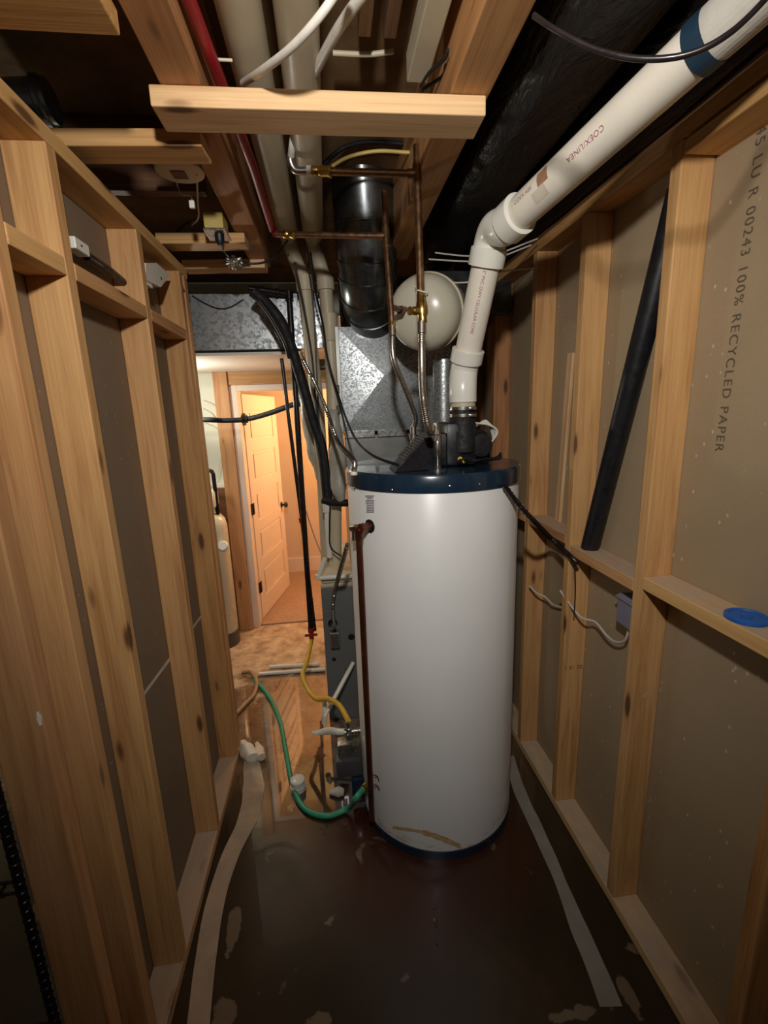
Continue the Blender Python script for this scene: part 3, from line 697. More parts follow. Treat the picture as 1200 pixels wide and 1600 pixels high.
# ------------------------------------------------------------------ expansion tank
tf = Vector(PD(651, 491, 1.80)); tb = Vector(PD(684, 487, 2.02)); td = (tb-tf).normalized()
ET = thing('expansion_tank', tf, 'round beige steel expansion tank hanging behind copper pipes', 'tank')
TR = .149
obj('tank_shell', lathe(new_bm(), tf, tb, [(0, .01), (.003, .05), (.014, .095), (.034, .125), (.06, .142), (.09, TR), (.20, TR), (.23, .138), (.26, .10), (.27, .02)], 56), M['tankbeige'], ET, True)
lab(obj('tank_rim', lathe(new_bm(), tf, tb, [(.125, TR), (.127, TR+.006), (.137, TR+.006), (.139, TR)], 56), M['cream'], ET, True), 'metal seam ring')
ts = Vector(PD(626, 484, 1.775)); bm = new_bm(); sweep(bm, [Vector(PD(612, 480, 1.70)), ts, ts+td*.05], .011, 14); lathe(bm, ts-td*.012, ts+td, [(0, .016), (.022, .016), (.024, .012)], 6)
lab(obj('tank_nipple', bm, M['copperold'], ET, True), 'brass connection nipple')

# ------------------------------------------------------------------ copper water lines
CR = .0108
hot = thing('copper_pipe', PD(605, 370, 1.62), 'copper water line with tee on the left, ending in left braided hose', 'pipe', 'copper water lines')
h0, h1, h2, h3 = Vector(PD(432, 366, 1.72)), Vector(PD(603, 369, 1.62)), Vector(PD(603, 345, 1.62)), Vector(PD(613, 512, 1.62))
obj('pipe_run', sweep(new_bm(), [h0, h1], CR, 16), M['copper'], hot, True)
obj('pipe_drop', sweep(new_bm(), [Vector(PD(600, 300, 1.62)), h1, h3], CR, 16), M['copper'], hot, True)
bm = new_bm(); d = (h1-h0).normalized(); lathe(bm, h1-d*.035, h1, [(0, CR), (.001, .0135), (.033, .0135)], 18); d2 = (h3-h1).normalized(); lathe(bm, h1-d2*.03, h1+d2, [(0, CR), (.001, .0135), (.065, .0135), (.066, CR)], 18)
obj('tee_fitting', bm, M['copper'], hot, True)
obj('hose_nut', lathe(new_bm(), h3-d2*.02, h3+d2, [(0, .014), (.03, .014), (.032, .01)], 6), M['brass'], hot, True)
bm = new_bm(); lathe(bm, h0+d*.03, h1, [(0, .013), (.004, .016), (.018, .016), (.022, .0125), (.03, .0125), (.034, .016), (.046, .016), (.05, .011)], 8)
lab(obj('brass_coupling', bm, M['brass'], hot, True), 'brass coupling')
cold = thing('copper_pipe', PD(652, 300, 1.45), 'long vertical copper water line with brass valve above right braided hose', 'pipe', 'copper water lines')
k0, k1, k2, k3 = Vector(PD(486, 267, 1.40)), Vector(PD(652, 272, 1.37)), Vector(PD(651, 228, 1.37)), Vector(PD(658, 478, 1.37))
obj('pipe_run', sweep(new_bm(), [k0, k1], CR, 16), M['copper'], cold, True)
obj('pipe_drop', sweep(new_bm(), [k2, k1, k3], CR*1.05, 16), M['copper'], cold, True)
bm = new_bm(); d = (k1-k0).normalized(); lathe(bm, k1-d*.03, k1, [(0, CR), (.001, .0135), (.03, .0135)], 18); d2 = (k3-k1).normalized(); lathe(bm, k1-d2*.03, k1+d2, [(0, CR), (.001, .0138), (.06, .0138), (.061, CR)], 18)
obj('tee_fitting', bm, M['copper'], cold, True)
bm = new_bm(); lathe(bm, k0-d*.005, k1, [(0, .012), (.01, .014), (.024, .014), (.03, .012), (.036, .015), (.06, .015), (.064, .018), (.068, .018), (.07, .011)], 16); lab(obj('brass_coupling', bm, M['brass'], cold, True), 'brass coupling')
bm = new_bm(); lathe(bm, k0-d*.012, k1, [(0, .0135), (.014, .0135)], 16); bm2 = bm; lab(obj('tape_wrap', bm, M['white'], cold, True), 'white sealing tape')
bm = new_bm(); vv = Vector(PD(658, 462, 1.37)); dd = (Vector(PD(661, 510, 1.37))-vv).normalized()
lathe(bm, vv-dd*.005, vv+dd, [(0, .013), (.02, .014), (.026, .016), (.04, .018), (.06, .018), (.066, .014), (.085, .013)], 20)
lathe(bm, vv+dd*.045, vv+dd*.045+Vector((-1, -.4, -.1)), [(0, .012), (.03, .012), (.034, .008), (.04, .012), (.046, .012)], 14)
lab(obj('shutoff_valve', bm, M['brass'], cold, True), 'brass shutoff valve')
bm = new_bm(); cable(bm, [vv+Vector((-.014, -.014, .012)), vv+Vector((.014, -.016, .004)), vv+Vector((.016, .01, .0)), vv+Vector((-.012, .012, .01)), vv+Vector((-.02, -.012, .022))], .002, 6, 6); lab(obj('wire_twist', bm, M['pex'], cold, True), 'pale twist of wire')
tag(obj('braided_hose', (lambda bm: (ribbed(bm, [h3, PD(615, 560, 1.63), PD(632, 605, 1.68), PD(649, 650, 1.74), COLDB+Vector((0, 0, .13)), COLDB+Vector((0, 0, .095))], .0095, .006, .06, 12), lathe(bm, h3, PD(614, 540, 1.62), [(-.005, .013), (.03, .013), (.032, .0105)], 14), lathe(bm, COLDB+Vector((0, 0, .09)), COLDB+Vector((0, 0, 1)), [(0, .016), (.02, .016), (.022, .012), (.05, .012)], 12), bm)[-1])(new_bm()), M['steel'], None, True), 'braided steel hose curving from left copper line to heater top', 'hose', 'braided hoses')
tag(obj('braided_hose', (lambda bm: (ribbed(bm, [PD(659, 508, 1.37), PD(659, 560, 1.37), PD(661, 620, 1.40), PD(671, 675, 1.43), HOTB+Vector((-.016, 0, .15)), HOTB+Vector((-.004, 0, .13))], .0105, .006, .06, 12), lathe(bm, PD(659, 506, 1.37), PD(659, 540, 1.37), [(-.005, .013), (.03, .013), (.032, .011)], 14), lathe(bm, HOTB+Vector((-.003, 0, .10)), HOTB+Vector((-.02, 0, .6)), [(0, .016), (.018, .017), (.022, .013), (.06, .0125)], 8), bm)[-1])(new_bm()), M['steel'], None, True), 'braided steel hose dropping straight below brass valve to heater', 'hose', 'braided hoses')

# ------------------------------------------------------------------ cream drain/vent pipes and red line on ceiling
def bigpipe(label, top, xs, base, rad, mat='cream'):
    t = thing('drain_pipe', base, label, 'pipe', 'cream pipes running overhead and down')
    return t
t = thing('drain_pipe', (-.12, 2.2, 2.46), 'left one of twin cream pipes overhead, dropping beside black gas pipe', 'pipe', 'twin cream pipes')
z = 2.50; xa = -.125
obj('overhead_run', sweep(new_bm(), [(xa, .2, z), (xa-.0, 2.28, z)], .046, 28), M['cream'], t, True)
pd = [Vector((xa, 2.28, z)), Vector((xa, 2.36, z-.02)), Vector(PY(475, 440, 2.42)), Vector(PY(497, 640, 2.46)), Vector(PY(505, 760, 2.54)), Vector(PY(512, 905, 2.60))]
obj('drop', sweep(new_bm(), spline(pd[:3], 6)+pd[3:], .033, 28), M['cream'], t, True)
obj('coupling', lathe(new_bm(), pd[2]+Vector((0, 0, .03)), pd[3], [(0, .034), (.002, .041), (.07, .041), (.072, .034)], 28), M['cream'], t, True)
t = thing('drain_pipe', (0, 2.3, 2.46), 'right one of twin cream pipes overhead, nearer the round duct', 'pipe', 'twin cream pipes')
xa = -.012
obj('overhead_run', sweep(new_bm(), [(xa, .2, z), (xa+.0, 2.30, z)], .046, 28), M['cream'], t, True)
pd = [Vector((xa, 2.30, z)), Vector((xa, 2.38, z-.02)), Vector(PY(508, 440, 2.44)), Vector(PY(518, 560, 2.44)), Vector(PY(524, 700, 2.44)), Vector(PY(524, 890, 2.44))]
obj('drop', sweep(new_bm(), spline(pd[:3], 6)+pd[3:], .034, 28), M['cream'], t, True)
obj('coupling', lathe(new_bm(), pd[2]+Vector((0, 0, .03)), pd[3], [(0, .034), (.002, .043), (.07, .043), (.072, .034)], 28), M['cream'], t, True)
a = Vector(PY(516, 530, 2.44)); obj('coupling', lathe(new_bm(), a+Vector((0, 0, .12)), a, [(0, .034), (.002, .040), (.13, .040), (.132, .034)], 28), M['cream'], t, True)
red = thing('red_water_pipe', PZ(330, 60, 2.45), 'thin red plastic water pipe overhead beside left joist', 'pipe')
obj('pipe_run', sweep(new_bm(), [PZ(272, -60, 2.44), PZ(330, 90, 2.44), PZ(395, 260, 2.40), h0+Vector((-.015, .01, .02)), h0], .0135, 12), M['red'], red, True)
bm = new_bm(); g = Vector(PZ(350, 98, 2.44)); sweep(bm, [g+Vector((-.016, 0, .005)), g+Vector((.018, 0, .005))], .003, 8); lab(obj('pipe_clip', bm, M['cream'], red, True), 'small white clips')
# white PEX lines
tag(obj('white_water_pipe', cable(new_bm(), [PZ(380, 130, 2.44), PD(410, 110, .93), PD(455, 75, .85), PD(500, 25, .80), PD(545, -40, .78)], .0075, 8, 12), M['pex'], None, True), 'thin white plastic pipe curving overhead, left one', 'pipe', 'white plastic pipes overhead')
wp = thing('white_water_pipe', PD(484, 130, 1.1), 'thicker scuffed white plastic pipe overhead feeding right copper line', 'pipe', 'white plastic pipes overhead')
obj('pipe_run', cable(new_bm(), [PD(600, -50, .80), PD(560, 0, .85), PD(520, 60, .95), PD(482, 135, 1.12), PD(462, 190, 1.32), PD(457, 225, 1.35), PD(455, 243, 1.38)], .0105, 8, 14), M['pex'], wp, True)
bm = new_bm(); q = Vector(PD(454, 252, 1.39)); cable(bm, [Vector(PD(455, 240, 1.38)), q, Vector(PD(462, 266, 1.40)), k0+d*.0-Vector((.006, 0, 0))], .011, 5, 14); lab(obj('elbow_fitting', bm, M['chrome'], wp, True), 'dark metal elbow')
tag(obj('white_water_pipe', cable(new_bm(), [PZ(520, 83, 2.58), PZ(575, 85, 2.58), PZ(615, 80, 2.58)], .006, 6, 12), M['cream'], None, True), 'short dim white pipe crossing under subfloor', 'pipe', 'white plastic pipes overhead')

# ------------------------------------------------------------------ electrical bits overhead
LH = thing('lamp_holder', PZ(280, 262, 2.40), 'round white ceiling lamp box with square hole and dangling connector', 'lamp holder')
c = Vector((-.375, 1.545, 2.40)); c = Vector(PZ(282, 272, 2.385))
bm = new_bm(); lathe(bm, c+Vector((0, 0, .03)), c-Vector((0, 0, 1)), [(0, .05), (.002, .066), (.012, .07), (.026, .066), (.03, .05), (.0305, .028)], 40)
obj('round_plate', bm, M['cream'], LH, True)
lab(obj('square_hole', box(new_bm(), (c.x-.024, c.y-.02, c.z-.003), (c.x+.016, c.y+.024, c.z+.002), .001), M['wooddark'], LH), 'square opening')
cx = Vector(PD(300, 318, 1.42)); bm = new_bm(); cable(bm, [c+Vector((-.005, 0, 0)), Vector(PD(277, 290, 1.45)), Vector(PD(285, 304, 1.43)), Vector(PD(298, 306, 1.42)), cx], .0022, 8, 6); lab(obj('pigtail_wire', bm, M['pex'], LH, True), 'thin white wire')
lab(obj('connector', box(new_bm(), (cx.x-.008, cx.y-.006, cx.z-.014), (cx.x+.008, cx.y+.006, cx.z+.008), .002), M['white'], LH), 'small white plug')
bm = new_bm(); cable(bm, [c+Vector((.045, 0, 0)), Vector(PD(309, 315, 1.5)), Vector(PD(310, 340, 1.6)), Vector(PD(300, 352, 1.75))], .003, 8, 6); lab(obj('supply_wire', bm, M['pex'], LH, True), 'second white wire')
OB = thing('outlet_box', PZ(345, 350, 2.40), 'small yellowish outlet box under third cross board with black plug', 'outlet')
ob1 = Vector(PZ(338, 340, 2.39)); bm = new_bm(); box(bm, (ob1.x-.035, ob1.y-.05, 2.34), (ob1.x+.03, ob1.y+.04, 2.39), .004); obj('box_body', bm, M['yellowcable'], OB)
bm = new_bm(); box(bm, (ob1.x-.04, ob1.y-.05, 2.333), (ob1.x+.036, ob1.y+.055, 2.34), .002); lab(obj('cover_plate', bm, M['chrome'], OB), 'grey metal cover plate')
bm = new_bm(); pl = Vector((ob1.x+.005, ob1.y-.005, 2.333)); lathe(bm, pl, pl-Vector((0, 0, 1)), [(0, .017), (.02, .016), (.034, .008)], 16); lab(obj('plug', bm, M['black'], OB, True), 'black plug')
tag(obj('power_cord', cable(new_bm(), [pl-Vector((0, 0, .025)), PD(350, 392, 1.85), PD(362, 402, 1.9), PD(390, 412, 1.95), PD(425, 405, 1.95), PD(450, 375, 1.9)], .0045, 8, 8), M['black'], None, True), 'black cord hanging from plug of yellowish outlet box', 'cable')
tag(obj('power_cord', cable(new_bm(), [PZ(325, 350, 2.40), PD(300, 345, 1.8), PD(275, 365, 1.75), PD(265, 400, 1.8), PD(282, 440, 1.85), PD(293, 475, 1.92), PD(291, 505, 1.97), PD(285, 520, 2.0)], .0035, 8, 8), M['black'], None, True), 'thin black cord looping down beside last left studs', 'cable')
JB = thing('junction_box', PD(240, 430, 1.7), 'white plastic junction box fixed between studs high on left wall', 'junction box')
bm = new_bm(); pts = [PX(228, 411, LX-.015), PX(245, 411, LX-.015), PX(266, 430, LX-.015), PX(251, 449, LX-.015), PX(228, 437, LX-.015)]
poly_prism(bm, pts, (-1, 0, 0), .03); obj('box_body', bm, M['white'], JB)
bm = new_bm(); p = Vector(PX(235, 443, LX-.02)); box(bm, (p.x-.02, p.y-.03, p.z-.012), (p.x, p.y+.02, p.z+.012), .002); obj('cable_entry', bm, M['white'], JB)
bm = new_bm(); p = Vector(PX(252, 435, LX-.013)); box(bm, (p.x-.001, p.y-.004, p.z-.004), (p.x+.001, p.y+.004, p.z+.004)); lab(obj('screw_slot', bm, M['black'], JB), 'tiny black slot')
p = Vector(PX(123, 387, LX-.05)); JC = thing('junction_box', p, 'small white electrical box seen through gap above blocking, top left', 'junction box')
obj('box_body', box(new_bm(), (p.x-.02, p.y-.035, p.z-.012), (p.x+.01, p.y+.035, p.z+.016), .003), M['white'], JC)
lab(obj('screw_slot', box(new_bm(), (p.x+.010, p.y-.01, p.z), (p.x+.0115, p.y-.004, p.z+.004)), M['black'], JC), 'tiny black slot')
tag(obj('dark_cable', cable(new_bm(), [p+Vector((-.01, .06, 0)), p+Vector((-.01, .18, .0)), p+Vector((-.01, .3, -.01))], .012, 5, 10), M['black'], None, True), 'thick black cable behind the small white electrical box', 'cable')
# foil scrap
bm = new_bm(); r = bmesh.ops.create_icosphere(bm, subdivisions=3, radius=.035); fc = Vector(PD(366, 411, 1.9))
for v in bm.verts:
    n_ = v.co.normalized(); q = 1+.5*noise.noise(n_*3.1)+.35*noise.noise(n_*8); v.co = fc+Vector((n_.x*.036*q, n_.y*.03*q, n_.z*.022*q))
tag(obj('foil_scrap', bm, M['foil']), 'crumpled shiny foil scrap hanging at farthest cross board', 'foil')
# yellow cable over the round duct, black cables
tag(obj('yellow_cable', cable(new_bm(), [PD(512, 264, 1.5), PD(545, 245, 1.5), PD(590, 236, 1.5), PD(640, 238, 1.5), PD(665, 234, 1.5)], .0055, 8, 8), M['yellowcable'], None, True), 'yellow flat cable crossing in front of the round duct', 'cable')
tag(obj('dark_cable', cable(new_bm(), [PD(500, 262, 1.62), PD(535, 232, 1.6), PD(575, 222, 1.58), PD(640, 225, 1.6)], .008, 8, 8), M['rubber'], None, True), 'black cable arching over the round duct top', 'cable')
tag(obj('hanging_cable', cable(new_bm(), [PD(834, 24, .72), PD(870, 48, .70), PD(930, 77, .68), PD(1000, 92, .655), PD(1075, 85, .63), PD(1140, 52, .61), PD(1200, -6, .60), PD(1230, -50, .60)], .0042, 10, 10), M['blackiron'], None, True), 'dark cable sagging in front of white vent pipe, upper right', 'cable')
tag(obj('dark_cable', cable(new_bm(), [PZ(657, 135, 2.46), PZ(672, 112, 2.46), PZ(695, 92, 2.46), PZ(700, 78, 2.46)], .004, 8, 6), M['black'], None, True), 'thin black wire tangled against right joist', 'cable')
tag(obj('dark_cable', cable(new_bm(), [PZ(660, 140, 2.47), PZ(690, 120, 2.47), PZ(697, 100, 2.47)], .004, 8, 6), M['black'], None, True), 'second thin black wire against right joist', 'cable')
for i, (zz, lbl) in enumerate((( (690, 395), 'upper pale wire strung behind the elbow of vent pipe'), ((680, 405), 'middle pale wire strung behind the elbow of vent pipe'), ((690, 440), 'lowest pale wire strung behind vent pipe'))):
    x, y = zz
    tag(obj('pale_wire', cable(new_bm(), [PD(x-10, y, 1.85), PD(x+40, y+5-2*i, 1.8), PD(x+85, y+(2 if i < 2 else -14), 1.75), PD(x+150, y-22, 1.75)], .003, 8, 6), M['pex'], None, True), lbl, 'wire', 'pale wires behind the vent pipe')

# ------------------------------------------------------------------ lines dropping left of the furnace
GP = thing('gas_pipe', PY(450, 470, 2.55), 'tall black iron gas pipe dropping to red valve near floor', 'pipe')
g0, g1 = Vector(PY(452, 466, 2.55)), Vector(PY(486, 985, 2.55))
obj('riser', sweep(new_bm(), [g0, g1], .0155, 18), M['blackiron'], GP, True)
bm = new_bm(); sweep(bm, [g0+Vector((-.19, -.05, .035)), g0+Vector((0, 0, .02))], .0145, 16); lathe(bm, g0+Vector((0, 0, .035)), g0-Vector((0, 0, 1)), [(0, .017), (.002, .021), (.04, .021), (.042, .016)], 16)
for k_ in (.3, .65):
    pz = (g0+Vector((-.19, -.05, .035))).lerp(g0+Vector((0, 0, .02)), k_); lathe(bm, pz, g0+Vector((0, 0, .02)), [(0, .015), (.001, .019), (.012, .019), (.013, .015)], 16)
obj('top_elbow', bm, M['blackiron'], GP, True)
bm = new_bm(); c = g1; lathe(bm, c+Vector((0, 0, .02)), c-Vector((0, 0, 1)), [(0, .019), (.03, .019), (.034, .014), (.08, .014)], 12); obox(bm, c+Vector((0, -.02, -.02)), Vector((1, 0, 0)), Vector((0, 1, 0)), Vector((0, 0, 1)), .075, .008, .016, .003)
lab(obj('gas_cock', bm, M['redpaint'], GP, True), 'red handled gas cock')
p = Vector(PY(470, 818, 2.55)); lab(obj('wire_nut', lathe(new_bm(), p, p+Vector((0, 0, 1)), [(0, .006), (.03, .011), (.034, .004)], 10), M['redpaint'], GP, True), 'small red cap')
tag(obj('gas_pipe', sweep(new_bm(), [PY(440, 560, 2.75), PY(452, 660, 2.75), PY(470, 800, 2.75), PY(492, 985, 2.75)], .011, 14), M['blackiron'], None, True), 'thinner black pipe tucked behind the tall gas pipe', 'pipe')
tag(obj('gas_connector', cable(new_bm(), [g1-Vector((0, 0, .06)), PD(479, 1035, 2.55), PD(473, 1055, 2.45), PD(482, 1078, 2.36), PD(495, 1092, 2.27), PD(513, 1092, 2.2), PD(530, 1102, 2.1), PD(541, 1120, 2.0), vc+Vector((0, 0, .04))], .0125, 8, 14), M['yellow'], None, True), 'yellow coated flexible gas line from red valve to heater', 'hose')
tag(obj('refrigerant_line', cable(new_bm(), [PY(395, 455, 2.34), PY(420, 478, 2.36), PY(445, 515, 2.38), PY(470, 590, 2.38), PY(488, 655, 2.38), PY(503, 700, 2.38), PY(510, 760, 2.38), PY(512, 785, 2.38)], .026, 8, 18), M['rubber'], None, True), 'fat black foam insulated line sweeping down by the furnace', 'pipe')
tag(obj('black_conduit', cable(new_bm(), [PY(405, 470, 2.30), PY(425, 498, 2.3), PY(445, 535, 2.3), PY(452, 560, 2.32)], .010, 8, 12), M['black'], None, True), 'glossy black tube beside the fat foam insulated line', 'pipe')
bd = thing('black_drain_line', PY(385, 655, 3.1), 'black plastic pipe crossing in front of the far doorway', 'pipe')
obj('pipe_run', cable(new_bm(), [(-1.7, 3.615, 1.69), PY(300, 656, 3.1), PY(350, 657, 3.1), PY(385, 655, 3.1), PY(420, 646, 3.0), PY(450, 635, 2.9), PY(468, 629, 2.85)], .0165, 8, 14), M['rubber'], bd, True)
p = Vector(PY(382, 655, 3.1)); obj('coupling', lathe(new_bm(), p-Vector((.02, 0, 0)), p+Vector((1, 0, 0)), [(0, .017), (.001, .025), (.012, .025), (.014, .019), (.026, .019), (.028, .025), (.04, .025), (.041, .017)], 16), M['rubber'], bd, True)
p = Vector(PY(468, 629, 2.85)); obj('end_clamp', box(new_bm(), (p.x-.015, p.y-.02, p.z-.025), (p.x+.02, p.y+.02, p.z+.02), .004), M['black'], bd)
tag(obj('flexible_conduit', ribbed(new_bm(), [PY(472, 560, 2.20), PY(490, 595, 2.15), PY(510, 640, 2.05), PY(528, 690, 1.95), nb+Vector((0, 0, .05)), nb+Vector((0, 0, .012))], .0085, .009, .14, 10), M['chrome'], None, True), 'ribbed metal conduit running down to left edge of heater top', 'conduit', 'ribbed metal conduits')
c0 = HS(545, 862, HR+.012); fb = Vector(PY(523, 985, FY-.02))
tag(obj('flexible_conduit', ribbed(new_bm(), [PD(543, 850, 1.86), PD(535, 880, 1.95), PY(524, 920, FY-.04), PY(520, 950, FY-.03), fb+Vector((0, 0, .02))], .0095, .009, .12, 10), M['chrome'], None, True), 'ribbed metal conduit dropping to switch box on furnace', 'conduit', 'ribbed metal conduits')
SB = thing('switch_box', fb, 'small metal switch box mounted on grey furnace cabinet', 'switch')
obj('box_body', box(new_bm(), (fb.x-.025, fb.y-.03, fb.z-.09), (fb.x+.025, fb.y+.019, fb.z), .004), M['chrome'], SB)
lab(obj('toggle_plate', box(new_bm(), (fb.x-.014, fb.y-.034, fb.z-.068), (fb.x+.014, fb.y-.030, fb.z-.014), .002), M['greydark'], SB), 'dark toggle plate')
tag(obj('black_cable', cable(new_bm(), [PY(485, 395, 2.1), PY(492, 450, 2.2), PY(505, 510, 2.32), PY(512, 560, 2.33), PD(531, 625, 2.2), PD(552, 680, 1.9), PD(580, 710, 1.7), PD(625, 728, 1.56)], .0052, 8, 8), M['black'], None, True), 'black cable draped from overhead to heater top shroud', 'cable', 'black cables left of furnace')
tag(obj('black_cable', cable(new_bm(), [PY(460, 410, 2.25), PY(475, 480, 2.3), PY(488, 560, 2.33), PY(495, 640, 2.34), PY(515, 750, 2.34), PY(515, 820, 2.34), PY(517, 855, 2.33), PY(535, 870, 2.3)], .0045, 8, 8), M['black'], None, True), 'thin dark cable looping in front of cream pipes above furnace', 'cable', 'black cables left of furnace')
tag(obj('black_cable', cable(new_bm(), [PY(478, 392, 2.3), PY(489, 470, 2.36), PY(494, 560, 2.37), PY(500, 700, 2.37)], .004, 8, 8), M['black'], None, True), 'straight thin dark cable between the twin cream pipes', 'cable', 'black cables left of furnace')
tag(obj('black_cable', cable(new_bm(), [PY(300, 462, 2.597), PY(316, 472, 2.597), PY(340, 482, 2.597), PY(360, 480, 2.597), PY(380, 468, 2.597)], .0035, 8, 8), M['black'], None, True), 'thin black wire drooping in front of trunk duct', 'cable', 'black cables left of furnace')
tag(obj('thin_wire', cable(new_bm(), [PY(478, 798, 2.7), PY(490, 835, 2.65), PY(502, 865, 2.6), PY(512, 885, 2.5)], .0035, 8, 8), M['tan'], None, True), 'thin brown wire from gas pipe down to furnace top', 'cable')
# wrapped dangling plastic sleeve
def blobtube(name, label, cat, pts, rads, mat, seed, sx=1, group=None):
    bm = new_bm(); s = spline(pts, 8); n = len(s); rr = []
    for i in range(n):
        t = i/(n-1)*(len(rads)-1); j = min(int(t), len(rads)-2); rr.append(rads[j]+(rads[j+1]-rads[j])*(t-j))
    sweep(bm, s, rr, 20, True, sx)
    for v in bm.verts: v.co += Vector((noise.noise(v.co*14+Vector((seed, 0, 0))), noise.noise(v.co*14+Vector((0, seed, 0))), noise.noise(v.co*10)))*.012
    return tag(obj(name, bm, mat, None, True, 80), label, cat, group)
blobtube('plastic_sleeve', 'cloudy plastic sleeve hanging behind black foam line', 'plastic wrap', [PY(462, 560, 2.7), PY(480, 640, 2.68), PY(492, 700, 2.66), PY(508, 760, 2.62)], [.02, .04, .05, .03], M['plasticfilm'], 1)
blobtube('plastic_sleeve', 'crinkled grey plastic wrap around pipes just left of heater', 'plastic wrap', [PY(520, 640, 2.36), PY(527, 710, 2.34), PY(530, 760, 2.32), PY(534, 790, 2.32)], [.025, .045, .04, .02], M['plasticfilm'], 5)
tag(obj('black_fitting', cable(new_bm(), [PY(505, 782, 2.36), PY(520, 785, 2.33), PY(545, 786, 2.3)], .019, 6, 14), M['rubber'], None, True), 'short black foam sleeve reaching behind heater', 'pipe')
tag(obj('white_pvc_drop', (lambda bm: (lathe(bm, PY(510, 785, 2.36), PY(514, 850, 2.36), [(0, .022), (.05, .022), (.052, .015), (.30, .015)], 18), bm)[-1])(new_bm()), M['pvcfit'], None, True), 'white pipe end below the black foam line', 'pipe')
bm = new_bm(); sweep(bm, [PY(508, 872, FY-.03), PY(497, 902, FY-.03)], .012, 14); sweep(bm, [PY(497, 902, FY-.03), PY(500, 903, FY-.03), PY(550, 900, FY-.03)], .0125, 14); lathe(bm, PY(497, 898, FY-.03), PY(497, 910, FY-.03), [(0, .015), (.02, .015)], 14)
tag(obj('condensate_pipe', bm, M['pvcfit'], None, True), 'bent white condensate pipe resting on top of furnace cabinet', 'pipe')
# pvc on floor
tag(obj('floor_pvc_pipe', sweep(new_bm(), [PZ(405, 1053, .013), PZ(508, 1046, .013)], .0125, 14), M['pvcfit'], None, True), 'thin white pipe lying on floor, nearer of the two', 'pipe', 'white pipes on the floor')
tag(obj('floor_pvc_pipe', sweep(new_bm(), [PZ(421, 1042, .013), PZ(498, 1038, .013)], .0125, 14), M['pvcfit'], None, True), 'thin white pipe lying on floor, farther of the two', 'pipe', 'white pipes on the floor')
bm = new_bm(); sweep(bm, [PY(552, 1035, 2.24), PD(507, 1120, 2.33)], .0115, 14); sweep(bm, [PD(507, 1096, 2.36), PD(507, 1128, 2.33)], .0115, 14); lathe(bm, PD(507, 1118, 2.33), PD(507, 1140, 2.33), [(0, .015), (.04, .015)], 14)
tag(obj('condensate_pipe', bm, M['pvcfit'], None, True), 'slanting white pipe leaning on furnace front with elbow at floor', 'pipe')
blobtube('white_rag', 'white twisted scrap of insulation lying by the gas valve', 'scrap', [PD(488, 1144, 2.1), PD(510, 1143, 2.08), PD(530, 1141, 2.05), PD(556, 1143, 2.0)], [.006, .014, .016, .012], M['pvcfit'], 2)
blobtube('white_rag', 'lumpy pale residue heap on wet floor beneath gas valve', 'scrap', [PZ(515, 1236, .01), PZ(528, 1236, .012), PZ(536, 1238, .01)], [.012, .026, .014], M['foamgrey'], 8)

# ------------------------------------------------------------------ hoses and strips on the floor
tag(obj('garden_hose', cable(new_bm(), [PZ(398, 1062, .012), PZ(420, 1088, .012), PZ(437, 1125, .012), PZ(447, 1175, .012), PZ(457, 1225, .012), PZ(475, 1262, .012), PZ(510, 1275, .013), PZ(545, 1262, .03), dv+Vector((-.045, -.045, -.012)), dv+Vector((-.012, -.012, -.004))], .0115, 10, 14), M['green'], None, True), 'green garden hose curving over wet floor to heater drain', 'hose')
tag(obj('tan_hose', cable(new_bm(), [PZ(378, 1050, .013), PZ(392, 1050, .013), PZ(401, 1065, .013), PZ(397, 1085, .013), PZ(383, 1100, .013), PZ(372, 1112, .013), PZ(350, 1135, .013)], .0125, 10, 14), M['tan'], None, True), 'short tan hose curled at far end of left wall', 'hose')
def strip(name, label, pts, ws, mat, th=.006):
    bm = new_bm(); s = spline([PZ(x, y, th/2+.001) for x, y in pts], 8); n = len(s); rows = []
    for i, p in enumerate(s):
        d = (s[min(i+1, n-1)]-s[max(i-1, 0)]).normalized(); q = Vector((d.y, -d.x, 0)).normalized()
        t = i/(n-1)*(len(ws)-1); j = min(int(t), len(ws)-2); wv = ws[j]+(ws[j+1]-ws[j])*(t-j)
        wv *= 1+.10*noise.noise(p*9); lift = abs(noise.noise(p*7))*.006
        row = []
        for k in range(5):
            u = (k/4-.5)*2; row.append(bm.verts.new(p+q*u*wv/2+Vector((0, 0, lift*(.4+.6*abs(u))))))
        rows.append(row)
    for i in range(n-1):
        for k in range(4): bm.faces.new((rows[i][k], rows[i][k+1], rows[i+1][k+1], rows[i+1][k]))
    r = bmesh.ops.solidify(bm, geom=bm.faces[:], thickness=-th)
    mz = min(v.co.z for v in bm.verts)
    for v in bm.verts: v.co.z += .001-mz
    return tag(obj(name, bm, mat, None, True, 50), label, 'foam strip', 'foam strips on the floor')
strip('foam_strip', 'long beige foam strip snaking along foot of left wall', [(392, 1185), (396, 1230), (388, 1275), (362, 1330), (338, 1400), (322, 1490), (307, 1620)], [.07, .10, .085, .07, .068, .066, .064], M['foam'], .012)
strip('foam_strip', 'straight grey foam strip along foot of right wall', [(795, 1180), (812, 1235), (842, 1300), (875, 1375), (905, 1450), (935, 1520), (955, 1572)], [.05, .055, .05, .045, .058, .062, .065], M['foamgrey'])
blobtube('torn_wrapper', 'torn white paper scrap at far end of beige foam strip', 'scrap', [PZ(380, 1160, .02), PZ(388, 1172, .03), PZ(395, 1185, .025)], [.016, .04, .03], M['white'], 4)
blobtube('torn_wrapper', 'small folded yellowish scrap beside torn white paper', 'scrap', [PZ(400, 1160, .02), PZ(405, 1172, .025), PZ(408, 1185, .02)], [.010, .024, .02], M['foam'], 6)
